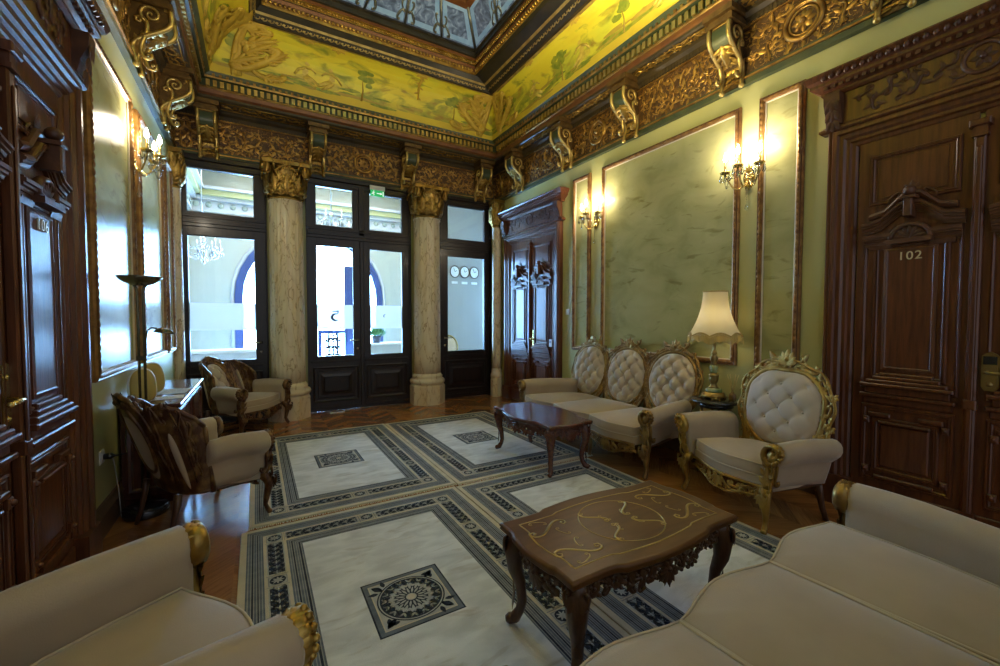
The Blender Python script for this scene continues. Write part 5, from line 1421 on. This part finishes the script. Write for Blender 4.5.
# ------------------------------------------------------------------ wall sconces
def sconce(label):
    """local: plate on y=0, room towards -y, z=0 at the plate centre"""
    root = empty('wall_sconce', (0, 0, 0), 0, label, 'sconce', 'crystal candle sconces')
    b = MB(); b.xf = plane((0, 0, 0), (1, 0, 0), (0, 0, 1), (0, -1, 0))
    pl = [(.045*math.cos(a)*(1+.15*math.cos(2*a)), .085*math.sin(a)) for a in [2*PI*i/20 for i in range(20)]]
    b.prism(pl, 0, .012); b.fan(0, .05, .07, PI/2, 5, 2, .5, z=.012); b.fan(0, -.05, .07, -PI/2, 5, 2, .5, z=.012); b.rosette(0, 0, .05, 6, z=.014)
    b.xf = None; b.build('back_plate', 'brass', root)
    for k, (x, y, z) in enumerate(((-.15, -.13, .05), (.0, -.19, .06), (.15, -.13, .05))):
        b = MB(); n = 10
        b.tube([(x*t, -.012+(y+.012)*t, -.01-.10*math.sin(PI*t)+z*t*t) for t in [i/n for i in range(n+1)]], .007, 6)
        b.scroll
        arm = b.build('arm', 'brass', root)
        b = MB(); b.lathe([(.006, -.01), (.034, .0), (.046, .014), (.042, .016), (.012, .006), (.010, .02), (.013, .026), (.0105, .03), (.0105, .105), (.0, .105)], 14, x, y, z); b.build('candle_cup', 'plastic_white' if False else 'brass', arm)
        b = MB(); b.lathe([(.004, .105), (.014, .118), (.018, .135), (.013, .16), (.004, .185), (.0, .195)], 12, x, y, z); b.build('flame_bulb', 'bulb', arm)
        for q in range(6):
            a = 2*PI*q/6; dx, dy = .042*math.cos(a), .034*math.sin(a)
            b = MB(); b.ball((x+dx, y+dy, z-.004), .006, 6, 4); b.lathe([(.0, -.075), (.014, -.055), (.008, -.016), (.0, -.010)], 6, x+dx, y+dy, z); b.build('crystal_drop', 'crystal', arm)
    b = MB()
    for sg in (-1, 1):
        for i in range(11): t = i/10; b.ball((sg*.15*t, -.02-.11*t, .12-.08*t-.07*math.sin(PI*t)), .0075, 6, 4)
        for i in range(11): t = i/10; b.ball((sg*.07*t+sg*.08, -.19+.06*t, -.02-.07*math.sin(PI*t)), .0075, 6, 4)
        for i in range(9):
            t = i/8; b.ball((sg*.15*t, -.19+.06*t*t, .045-.07*math.sin(PI*t)), .007, 6, 4)
    b.build('bead_chain', 'crystal', root)
    b = MB()
    for q in range(8): b.ball((0, -.045, -.10-.02*q), .010-.0007*q, 6, 4)
    b.lathe([(.0, -.30), (.016, -.28), (.008, -.25), (0, -.245)], 8, 0, -.045); b.build('pendant_drop', 'crystal', root)
    return root
s1 = sconce('crystal sconce on the right wall near the table lamp and door 102')
s2 = copy_tree(s1); s2['label'] = 'crystal sconce on the right wall beside the far wooden double door'
s3 = copy_tree(s1); s3['label'] = 'crystal sconce on the left wall near the corner of the glazed doors'
for o, loc, rz in ((s1, (XR, 2.125, 2.66), -PI/2), (s2, (XR, 4.06, 2.66), -PI/2), (s3, (XL, 4.62, 2.72), PI/2)):
    o.location = loc; o.rotation_euler = (0, 0, rz)
    m = Matrix.Translation(loc) @ Matrix.Rotation(rz, 4, 'Z')
    for x, y, z in ((-.15, -.13, .25), (.0, -.19, .26), (.15, -.13, .25)):
        lamp('candle_bulb_light', 'POINT', m @ Vector((x, y, z)), SCONCE_W, (1.0, .88, .68), .03)

# ------------------------------------------------------------------ side table, table lamp, reed diffuser
TX, TY = 3.59, 2.25
root = empty('side_table', (TX, TY, 0), 0, 'small round black side table between the sofa and the gilded armchair', 'side table')
b = MB(); b.lathe([(.0, .645), (.20, .645), (.212, .652), (.212, .664), (.202, .672), (.0, .672)], 40); b.lathe([(.14, .60), (.145, .605), (.145, .645)], 32); b.build('table_top', 'black', root)
for i in range(4):
    a = PI/4+i*PI/2; b = MB(); b.tube([(.12*math.cos(a), .12*math.sin(a), .645), (.115*math.cos(a), .115*math.sin(a), .3), (.14*math.cos(a), .14*math.sin(a), .0)], [.014, .012, .011], 8); b.build('leg', 'brass_dark', root)
b = MB(); b.lathe([(.0, .22), (.105, .22), (.11, .23), (.105, .24), (0, .24)], 28); b.build('lower_shelf', 'black', root)

LX, LY, LZ = 3.585, 2.27, .6725
root = empty('table_lamp', (LX, LY, LZ), 0, 'table lamp with cream fringed shade and green onyx base on the black side table', 'table lamp')
b = MB(); 
b.lathe([(.075, .018), (.10, .02), (.105, .032), (.085, .045), (.075, .06)], 24)
for i in range(4):
    a = PI/4+i*PI/2; b.xf = plane((.075*math.cos(a), .075*math.sin(a), .03), (-math.sin(a), math.cos(a), 0), (0, 0, 1), (math.cos(a), math.sin(a), 0))
    b.fan(0, .02, .07, -PI/2, 5, 2.4, .5, z=.01); b.scroll('C', .03, -.012, .05, 1, 1, .13, 1.2); b.scroll('C', -.03, -.012, .05, 2.1, -1, .13, 1.2); b.xf = None; b.ball((.10*math.cos(a), .10*math.sin(a), .012), .014, 8, 5)
b.build('gilt_foot', 'gold', root)
b = MB(); b.lathe([(.068, .055), (.072, .07), (.066, .09), (.048, .10)], 24); b.build('onyx_foot', 'onyx', root)
b = MB(); b.lathe([(.030, .235), (.036, .25), (.033, .27), (.036, .29), (.030, .305)], 20); b.build('onyx_collar', 'onyx', root)
b = MB(); b.lathe([(.048, .10), (.030, .115), (.022, .135), (.030, .15), (.040, .175), (.038, .195), (.045, .205), (.047, .212), (.040, .222), (.028, .23), (.026, .236)], 22); b.lathe([(.028, .305), (.02, .32), (.024, .335), (.034, .36), (.026, .385), (.018, .40), (.026, .41), (.02, .425), (.012, .44), (.012, .52), (.018, .525), (.018, .56)], 18)
for i in range(6):
    a = i*PI/3
    for z0, r0, l in ((.15, .034, .05), (.345, .028, .05)):
        b.xf = plane((r0*math.cos(a), r0*math.sin(a), z0), (-math.sin(a), math.cos(a), 0), (0, 0, 1), (math.cos(a), math.sin(a), 0)); b.leaf(0, 0, l, PI/2, .5); b.xf = None
b.build('stem', 'brass_dark', root)
b = MB(); n = 96
def shade_r(z, a):
    t = (z-.555)/.415; r = .225-.125*(1-(1-min(1, max(0, t)))**2.0)
    return r*(1+.012*abs(math.sin(a*4))*(1-t*.5))
rows = []
for q in range(13):
    t = q/12; row = []
    for i in range(n):
        a = 2*PI*i/n; zb = .555+.030*abs(math.cos(a*4)); z = zb+(.97-zb)*t; r = shade_r(z, a); row.append((r*math.cos(a), r*math.sin(a), z))
    rows.append(row)
b.grid(rows, True); sh = b.build('lamp_shade', 'shade', root)
b = MB(); N = 260
for i in range(N):
    a = 2*PI*i/N; z0 = .560+.030*abs(math.cos(a*4)); r = shade_r(z0, a)+.003; r2 = r+.004
    b.add([(r*math.cos(a-.010), r*math.sin(a-.010), z0+.012), (r*math.cos(a+.010), r*math.sin(a+.010), z0+.012), (r2*math.cos(a+.009), r2*math.sin(a+.009), z0-.062-.006*math.sin(i*1.7)), (r2*math.cos(a-.009), r2*math.sin(a-.009), z0-.062)], [(0, 1, 2, 3)], False)
fo = b.build('fringe', 'fringe', sh); fo['kind'] = 'stuff'
for z_, r_, rr in ((.97, None, .006),):
    b = MB(); b.tube([(shade_r(.97, a)*math.cos(a), shade_r(.97, a)*math.sin(a), .97) for a in [2*PI*i/48 for i in range(48)]], .006, 5, True); b.build('top_band', 'fringe', sh)
b = MB(); b.tube([((shade_r(.572+.03*abs(math.cos(a*4)), a)+.004)*math.cos(a), (shade_r(.572+.03*abs(math.cos(a*4)), a)+.004)*math.sin(a), .572+.03*abs(math.cos(a*4))) for a in [2*PI*i/96 for i in range(96)]], .006, 5, True)
b.build('lower_band', 'fringe', sh)

lamp('lampshade_fill', 'POINT', (LX, LY, LZ+.72), .8, (1.0, .92, .70), .04)  # fill added inside to brighten the lampshade; the lamp itself seems unlit
root = empty('reed_diffuser', (3.63, 2.12, .6725), 0, 'small amber bottle with thin reeds on the black side table', 'reed diffuser')
b = MB(); b.lathe([(.0, 0), (.026, 0), (.028, .006), (.028, .05), (.022, .062), (.012, .068), (.012, .082), (.0, .082)], 16); b.build('bottle', 'amber', root)
for i in range(6):
    a = i*1.05; b = MB(); b.tube([(0, 0, .07), (.045*math.cos(a), .045*math.sin(a), .23)], .0018, 4); b.build('reed', 'fringe', root)

# ------------------------------------------------------------------ floor lamp with reading arm
root = empty('floor_lamp', (-.70, 3.815, 0), 0, 'dark bronze floor lamp with wide uplight bowl and small reading arm', 'floor lamp')
b = MB(); b.lathe([(.0, 0), (.128, 0), (.132, .008), (.132, .05), (.12, .06), (.03, .066), (.0, .066)], 32); b.build('base', 'black', root)
b = MB()
for dx in (-.016, .016):
    b.tube([(dx, 0, .04), (dx, 0, 1.58), (dx*1.3, 0, 1.61), (dx*2.2, 0, 1.635)], .0085, 8)
b.box(-.028, .028, -.012, .012, .78, .81); b.box(-.028, .028, -.012, .012, 1.10, 1.13); b.build('pole', 'bronze', root)
b = MB(); b.lathe([(.0, 1.625), (.045, 1.628), (.085, 1.645), (.11, 1.664), (.128, 1.688), (.126, 1.690), (.105, 1.668), (.075, 1.652), (.0, 1.640)], 36); b.build('uplight_bowl', 'bronze', root)
b = MB(); b.tube([(.022, 0, 1.12), (.024, -.002, 1.25), (.035, -.01, 1.31), (.06, -.02, 1.33), (.09, -.03, 1.325)], .006, 6); arm = b.build('reading_arm', 'bronze', root)
b = MB(); b.xf = lambda p: (.135+p[0], -.045+p[1], 1.305+p[2]-.15*p[0]); b.lathe([(.0, .025), (.02, .024), (.045, .010), (.062, -.012), (.060, -.014), (.04, .002), (.0, .012)], 20); b.xf = None; b.build('reading_shade', 'bronze', arm)
b = MB(); b.tube([(-.10, .06, .02), (-.13, -.02, .012), (-.15, .02, .2), (-.155, -.04, .40), (-.16, -.07, .47)], .004, 5); b.build('power_cable', 'cable', root)

# ------------------------------------------------------------------ long low cabinet with the things on it
root = empty('cabinet', (-.685, 4.72, 0), 0, 'long low dark red cabinet with glossy top along the left wall', 'cabinet')
b = MB(); b.box(-.175, .16, -.75, .75, .06, .715, .004); b.box(-.165, .14, -.74, .74, 0, .06)
for q in (-.375, .375):
    b.xf = plane((.16, q, .39), (0, 1, 0), (0, 0, 1), (1, 0, 0)); b.rect_mould(-.345, .345, -.29, .29, [(0, 0), (0, .012), (.012, .018), (.03, .012), (.04, .0)])
b.xf = plane((0, -.75, .39), (1, 0, 0), (0, 0, 1), (0, -1, 0)); b.rect_mould(-.15, .14, -.29, .29, [(0, 0), (0, .010), (.012, .014), (.03, .010), (.04, .0)]); b.xf = None
b.build('body', 'cabinet_wood', root)
b = MB(); b.box(-.185, .185, -.765, .765, .72, .75, .006); b.box(-.18, .175, -.757, .757, .712, .722); b.build('cabinet_top', 'cabinet_wood', root)
def oval(label, loc, rz, lean):
    o = empty('decorative_panel', loc, rz, label, 'ornament', 'cream ovals on the cabinet')
    ol = []
    for i in range(40):
        a = 2*PI*i/40; s, c = math.sin(a), math.cos(a); ol.append((.082*math.copysign(abs(c)**.75, c)*(1-.12*s), .125+.125*math.copysign(abs(s)**.72, s)))
    b = MB(); b.xf = lambda p: (p[0], p[2]+p[1]*lean, p[1])
    rows = []
    for k, h in ((1., .0), (.98, -.018), (.85, -.026), (.5, -.034), (.02, -.036)): rows.append([(x*k, .125+(y-.125)*k, h) for x, y in ol])
    b.grid(rows, True, True, True, False); b.build('board', 'cream_oval', o)
    b = MB(); b.xf = lambda p: (p[0], p[2]+p[1]*lean, p[1]); b.ptube([(x, y) for x, y in ol], .009, 1.2, 6, True); b.build('rim', 'white_edge', o)
    return o
oval('cream oval panel with white rim standing on the cabinet end behind the floor lamp', (-.745, 4.07, .7605), math.radians(32), .10)
oval('cream oval panel with white rim standing farther along the cabinet by the wall', (-.765, 4.55, .7605), math.radians(32), .10)
for nm, lb, loc, rz, s in (('paper_sheet', 'white paper sheet lying on the cabinet nearer the camera', (-.63, 4.27, .7512), .10, (.21, .16)), ('paper_sheet', 'white paper sheet lying on the cabinet beside the farther cream oval', (-.63, 4.62, .7512), -.08, (.21, .30))):
    b = MB(); b.box(-s[0]/2, s[0]/2, -s[1]/2, s[1]/2, 0, .002)
    for i in range(6): b.mi = 1; b.box(-s[0]*.38, s[0]*(.3-.05*(i % 3)), -s[1]*.35+s[1]*.12*i, -s[1]*.35+s[1]*.12*i+.006, .002, .0023)
    o = b.build(nm, ['paper', 'tag_grey']); o.location = loc; o.rotation_euler = (0, 0, rz); tag(o, lb, 'paper', 'papers on the cabinet')
b = MB(); b.box(-.10, .10, -.025, .025, 0, .006, .002); o = b.build('paper_slip', 'paper'); o.location = (1.02, 6.50, .0008); o.rotation_euler = (0, 0, .05); tag(o, 'white strip lying on the floor at the foot of the glazed double door', 'paper')
# black box on the floor behind the winged chair
root = empty('black_case', (-.66, 3.93, 0), 0, 'low black case on the floor under the cabinet end behind the floor lamp', 'case') if False else None

# ------------------------------------------------------------------ small fittings
def plate(name, label, cat, xf, w_, h_, kind):
    o = empty(name, (0, 0, 0), 0, label, cat); b = MB(); b.xf = xf
    b.box(-w_/2, w_/2, -h_/2, h_/2, 0, .008, .002); b.box(-w_/2+.008, w_/2-.008, -h_/2+.008, h_/2-.008, .008, .011); p = b.build('cover_plate', 'plastic_white', o)
    b = MB(); b.xf = xf
    if kind == 'switch': b.box(-w_*.28, w_*.28, -h_*.28, h_*.28, .011, .016, .002); b.build('rocker', 'plastic_white', o)
    if kind == 'socket':
        b.lathe([(.022, .011), (.022, .014), (.018, .014), (.018, .0112), (0, .0112)], 16); b.build('socket_ring', 'plastic_white', o)
        b = MB(); b.xf = xf; b.lathe([(.019, .012), (.020, .05), (.012, .06), (.006, .07), (.004, .09)], 12); b.tube([(0, 0, .085), (.05, -.01, .10), (.15, -.03, .10), (.26, -.01, .07), (.32, .10, .06)], .005, 6); b.build('plug_and_cable', 'black', o)
    if kind == 'thermostat': b.box(-w_*.3, w_*.3, -.0, h_*.3, .011, .0125); b.build('display', 'tag_grey', o)
    return o
plate('light_switch', 'white light switch on the right wall beside the far wooden door', 'switch', RW(4.63, 1.49), .085, .085, 'switch')
plate('wall_socket', 'white wall socket with plugged cable low on the left wall', 'socket', LW(3.60, .50), .085, .085, 'socket')
plate('door_keeper', 'cream rectangular box fixed on the far wooden door right leaf', 'fitting', lambda p: RW(4.98, 1.03)((p[0], p[1], p[2]+.035)), .075, .11, 'thermostat')

o = empty('exit_sign', (1.66, D-.075, 3.40), 0, 'green emergency exit sign above the right leaf of the glazed double door', 'exit sign')
b = MB(); b.box(-.115, .115, -.03, .0, -.02, .045, .004); b.build('housing', 'plastic_white', o)
b = MB(); b.box(-.105, .105, -.018, -.012, -.115, -.02); pn = b.build('sign_panel', 'exit_green', o)
b = MB(); b.xf = plane((0, -.0185, -.067), (1, 0, 0), (0, 0, 1), (0, -1, 0))
b.ball((-.055, .028, .0), .009, 8, 4, (1, 1, .2)); b.ptube([(-.06, .015), (-.065, -.005), (-.05, -.018), (-.056, -.036)], .006, .2, 4); b.ptube([(-.066, -.004), (-.078, -.016), (-.09, -.014)], .005, .2, 4); b.ptube([(-.078, .008), (-.066, .014), (-.048, .004), (-.036, .010)], .0045, .2, 4)
b.box(-.01, .045, -.006, .006, 0, .001); b.add([(.045, .020, .001), (.045, -.020, .001), (.075, 0, .001)], [(0, 1, 2)], False); b.box(.082, .096, -.034, .034, 0, .001)
b.xf = None; b.build('pictogram', 'exit_white', pn)

# ------------------------------------------------------------------ the hall behind the glazed doors
HX0, HX1, HY0, HY1, HZ = -1.25, 5.7, D+.13, 11.0, 4.25
b = MB(); b.box(HX0-.1, HX1+.1, D+.12, HY1+.3, -.05, -.002); tag(b.build('floor_hall', 'hall_floor'), **ST)
def arch_pts(x0, x1, zs, n=16):
    r = (x1-x0)/2; c = (x0+x1)/2; return [(c+r*math.cos(PI*i/n), zs+r*math.sin(PI*i/n)) for i in range(n+1)]
OPEN = [(-.40, 2.87, 1.88)]
b = MB(); xs0 = HX0
for x0, x1, zs in OPEN:
    b.box(xs0, x0, HY1, HY1+.2, 0, HZ+.5); ap = arch_pts(x0, x1, zs)
    for (xa, za), (xb, zb) in zip(ap, ap[1:]):
        b.add([(xa, HY1, za), (xb, HY1, zb), (xb, HY1, HZ+.5), (xa, HY1, HZ+.5)], [(0, 1, 2, 3)], False); b.add([(xa, HY1, za), (xb, HY1, zb), (xb, HY1+.2, zb), (xa, HY1+.2, za)], [(0, 1, 2, 3)], False)
    xs0 = x1
b.box(xs0, HX1, HY1, HY1+.2, 0, HZ+.5); tag(b.build('wall_hall_far', 'hall_wall'), **ST)
b = MB(); b.box(HX0-.1, HX0, HY0, HY1+.2, 0, HZ+.5); tag(b.build('wall_hall_left', 'hall_white'), **ST)
b = MB(); b.box(3.55, HX1, 9.0, 9.1, 0, HZ+.5); b.box(3.55, 3.65, 9.1, HY1, 0, HZ+.5); b.box(HX1, HX1+.1, HY0, 9.1, 0, HZ+.5); tag(b.build('wall_hall_right', 'hall_blue'), **ST)
b = MB(); b.box(HX0-.1, HX1+.1, HY0, HY1+.2, HZ+.5, HZ+.6); tag(b.build('ceiling_hall', 'hall_white'), **ST)
b = MB()                                                             # hall cornice with rosettes
for mi, (z0, z1, d) in ((0, (3.55, 3.60, .05)), (1, (3.60, 3.66, .10)), (0, (3.66, 3.72, .14)), (0, (3.90, 3.98, .22)), (2, (3.98, 4.10, .30)), (0, (4.10, 4.16, .36))):
    b.mi = mi; b.box(HX0, 3.55, HY1-d, HY1, z0, z1); b.box(HX0, HX0+d, HY0, HY1, z0, z1)
b.mi = 0; b.box(HX0, 3.55, HY1-.12, HY1, 3.72, 3.90); b.box(HX0, HX0+.12, HY0, HY1, 3.72, 3.90)
b.mi = 1
for i in range(22): x = HX0+.2+.22*i; b.ball((x, HY1-.13, 3.81), .06, 8, 5, (1, .5, 1))
for i in range(18): y = HY0+.2+.22*i; b.ball((HX0+.13, y, 3.81), .06, 8, 5, (.5, 1, 1))
for i in range(60): x = HX0+.1+.08*i; b.box(x, x+.04, HY1-.11, HY1-.05, 3.52, 3.56)
tag(b.build('trim_hall', ['hall_white', 'hall_trim', 'hall_olive']), **ST)
b = MB()                                                             # hall roof light, framed in olive
b.mi = 0; b.box(-.55, 3.0, 7.6, 10.4, HZ+.47, HZ+.495); b.mi = 1
for x in (-.6, .6, 1.8, 3.0): b.box(x, x+.07, 7.55, 10.45, HZ+.42, HZ+.48)
for y in (7.55, 8.5, 9.45, 10.4): b.box(-.6, 3.07, y, y+.07, HZ+.42, HZ+.48)
tag(b.build('window_2', ['day_roof', 'hall_trim']), **ST)
b = MB(); b.box(HX1-.02, HX1, 7.15, 8.85, .5, 3.2); b.mi = 1  # unseen glowing panel added to throw blue light on the left wall
for y in (7.1, 7.95, 8.8): b.box(HX1-.05, HX1, y, y+.08, .45, 3.25)
for z in (.45, 2.3, 3.2): b.box(HX1-.05, HX1, 7.1, 8.88, z, z+.07)
tag(b.build('window_4', ['glow_side', 'blue_frame']), **ST)
for k, (x0, x1, zs) in enumerate(OPEN):
    nm = 'window_%d' % (3+k); rt = empty(nm); rt['kind'] = 'structure'
    b = MB(); b.box(x0-.3, x1+.3, HY1+.45, HY1+.47, -.1, 3.7); b.build('daylight', 'day', rt)
    b = MB(); fw = .16
    path = [(x0, .0)]+[(x0, zs*i/4) for i in range(1, 5)]+arch_pts(x0, x1, zs)[::-1][1:]+[(x1, zs*i/4) for i in (3, 2, 1, 0)]
    c = (x0+x1)/2; r = (x1-x0)/2
    inn = [(c+(x-c)*(1-fw/r), (z if z <= zs else zs+(z-zs)*(1-fw/r))) for x, z in path]
    b.grid([[(x, HY1+.02, z) for x, z in path], [(x, HY1-.03, z) for x, z in path], [(x, HY1-.03, z) for x, z in inn], [(x, HY1+.06, z) for x, z in inn]], False, False); b.build('arched_frame', 'blue_frame', rt)
    if k == 0:
        b = MB(); ap = arch_pts(x0-.05, x1+.05, zs); b.tube([(x0-.05, HY1-.02, 0), (x0-.05, HY1-.02, zs)]+[(x, HY1-.02, z) for x, z in ap[::-1]]+[(x1+.05, HY1-.02, 0)], .035, 6); b.build('arch_moulding', 'hall_white', rt)
        for q in (.37, 1.92):
            b = MB(); b.box(q, q+.20, HY1-.04, HY1+.04, 0, 2.70, .006); b.box(q+.04, q+.16, HY1-.06, HY1-.04, 0, 2.66, .006); b.build('window_post', 'blue_frame', rt)
        b = MB(); b.box(1.30, 1.38, HY1-.03, HY1+.03, 0, 1.10); b.box(1.38, 1.92, HY1-.03, HY1+.03, 1.02, 1.10); b.box(1.38, 1.92, HY1-.03, HY1+.03, 0, .10); b.build('gate_frame', 'blue_frame', rt)
        b = MB(); b.xf = plane((1.65, HY1+.02, .08), (1, 0, 0), (0, 0, 1), (0, -1, 0))
        for sg in (-1, 1):
            for z in (.1, .3, .5, .7, .86): b.scroll('S', sg*.10, z, .24, PI/2, sg, .12, 1); b.scroll('C', sg*.06, z+.08, .16, sg*.6, sg, .13, 1)
        b.ptube([(0, 0), (0, .9)], .022, 1, 5); b.xf = None; b.build('iron_grille', 'iron', rt)
def chandelier(label, loc, R, tiers, mn='crystal'):
    o = empty('chandelier', loc, 0, label, 'chandelier', 'crystal chandeliers in the hall')
    b = MB(); b.tube([(0, 0, .1), (0, 0, HZ+.5-loc[2])], .010, 6); b.lathe([(.0, -.35), (.03, -.33), (.02, -.25), (.05, -.2), (.06, -.12), (.03, -.05), (.02, .05), (.05, .1), (.02, .16)], 12); b.build('stem', 'chrome', o)
    for i in range(tiers):
        a = 2*PI*i/tiers+.2; c, s = math.cos(a), math.sin(a); b = MB()
        b.tube([(0, 0, -.15), (R*.4*c, R*.4*s, -.28), (R*.85*c, R*.85*s, -.22), (R*c, R*s, -.08)], .010, 6); b.lathe([(.0, -.08), (.035, -.07), (.04, -.055), (.012, -.05), (.012, .05), (.0, .05)], 8, R*c, R*s, 0); arm = b.build('arm', 'chrome', o)
        b = MB(); b.lathe([(.0, .05), (.014, .07), (.010, .10), (.0, .12)], 8, R*c, R*s, 0); b.build('candle_bulb', 'exit_white', arm)
        b = MB()
        for q in range(5): b.lathe([(.0, -.20-.02*(q % 2)), (.016, -.17), (.0, -.11)], 6, R*c+.04*math.cos(q*1.26), R*s+.04*math.sin(q*1.26), 0)
        for q in range(7): t = q/6; b.ball((R*c*t, R*s*t, .10-.12*t-.10*math.sin(PI*t)), .014, 6, 4)
        b.build('crystal_garland', mn, arm)
    return o
chandelier('white crystal chandelier in the hall seen through the left glazed door', (-.80, 9.2, 2.72), .26, 7)
chandelier('dark crystal chandelier in the hall seen through the glazed double door', (1.28, 8.6, 3.26), .52, 12, 'tag_grey')
for k, (x, lb) in enumerate(((4.04, 'leftmost white wall clock seen through the right glazed door'), (4.295, 'middle white wall clock seen through the right glazed door'), (4.55, 'rightmost white wall clock seen through the right glazed door'))):
    if k == 0:
        o = clk = empty('wall_clock', (x, 9.0, 2.49), 0, lb, 'clock', 'three clocks on the hall wall')
        b = MB(); b.xf = plane((0, 0, 0), (1, 0, 0), (0, 0, 1), (0, -1, 0)); b.lathe([(.150, 0), (.155, .02), (.148, .03), (.138, .028), (.136, .012)], 28, cap=False); b.build('rim', 'clock_rim', o)
        b = MB(); b.xf = plane((0, 0, 0), (1, 0, 0), (0, 0, 1), (0, -1, 0)); b.lathe([(.140, .014), (.0001, .016)], 28, cap=False); b.build('dial', 'clock_face', o)
        for q, (l, a) in enumerate(((.07, 1.1), (.10, -.4))):
            b = MB(); b.xf = plane((0, 0, 0), (1, 0, 0), (0, 0, 1), (0, -1, 0)); b.ptube([(0, 0), (l*math.sin(a), l*math.cos(a))], .006, .4, 4, z=.020); b.build('hand', 'black', o)
    else: o = copy_tree(clk); o.location.x = x; o['label'] = lb
    o.scale = (.80, 1, .92)
    b = MB(); b.box(-.075, .075, -.008, 0, -.028, .028, .002); q = b.build('name_plate', 'plastic_white'); q.location = (x, 9.0, 2.235)
    tag(q, 'small white plate under the %s wall clock in the hall' % ('leftmost', 'middle', 'rightmost')[k], 'plate', 'plates under the hall clocks')
o = empty('marble_bench', (-.30, 9.8, 0), 0, 'long white marble bench in the hall behind the left glazed door', 'bench')
b = MB(); b.box(-.88, .88, -.20, .20, .08, .72, .01); b.box(-.86, .86, -.18, .18, 0, .08)
for z in (.2, .36, .52): b.box(-.885, .885, -.206, .206, z, z+.02, .004)
b.build('body', 'hall_white', o); b = MB(); b.box(-.92, .92, -.24, .24, .72, .78, .01); b.build('bench_top', 'plastic_white', o)
o = empty('reception_desk', (2.75, 9.6, 0), 0, 'white desk in the hall under the green plant, through the glazed double door', 'desk')
b = MB(); b.box(-.75, .70, -.25, .25, .06, .80, .01); b.box(-.72, .67, -.23, .23, 0, .06); b.build('body', 'hall_white', o); b = MB(); b.box(-.80, .75, -.30, .30, .80, .84, .008); b.build('desk_top', 'plastic_white', o)
o = empty('potted_plant', (2.36, 9.6, .841), 0, 'bushy green potted plant on the white hall desk behind the glazed double door', 'plant')
b = MB(); b.lathe([(.0, 0), (.075, 0), (.10, .10), (.105, .15), (.095, .155), (.09, .12), (.0, .12)], 18); b.build('pot', 'pot', o)
b = MB(); rnd = random.Random(2)
for i in range(90):
    a = rnd.uniform(0, 2*PI); e = rnd.uniform(.1, 1.1); L_ = rnd.uniform(.16, .30); d = Vector((math.cos(a)*math.cos(e), math.sin(a)*math.cos(e), math.sin(e)))
    u = d; v = d.cross(Vector((0, 0, 1))).normalized(); b.xf = plane(Vector((0, 0, .13))+d*L_*.5, u, v, u.cross(v)); b.leaf(0, 0, .13, rnd.uniform(-.6, .6), .5, .1, -.5)
b.xf = None; b.build('foliage', 'plant', o)
o = empty('hall_armchair', (3.60, 8.45, 0), -.5, 'small gilded chair in the hall behind the right glazed door', 'chair')
b = MB(); puff(b, [(-.25, -.24), (.25, -.24), (.22, .22), (-.22, .22)], .38, .46, .03); b.build('seat', 'velvet_pale', o)
for x in (-1, 1):
    for y in (-.21, .2): b = MB(); b.tube([(x*.22, y, .40), (x*.24, y*1.08, .2), (x*.22, y*1.05, 0)], [.026, .022, .015], 6); b.build('leg', 'gold_pale', o)
b = MB(); b.tube([(.21*math.cos(a)*1.05, .24+.04*math.sin(a), .74+.27*math.sin(a)) for a in [2*PI*i/28 for i in range(28)]], .020, 6, True); b.build('back_frame', 'gold_pale', o)
b = MB(); b.xf = plane((0, .24, .74), (1, 0, 0), (0, .15, 1), (0, -1, 0)); tufted(b, outline_oval(.19, .25), .04, (9, 9), (.5, .5)); b.build('backrest', 'velvet_pale', o)
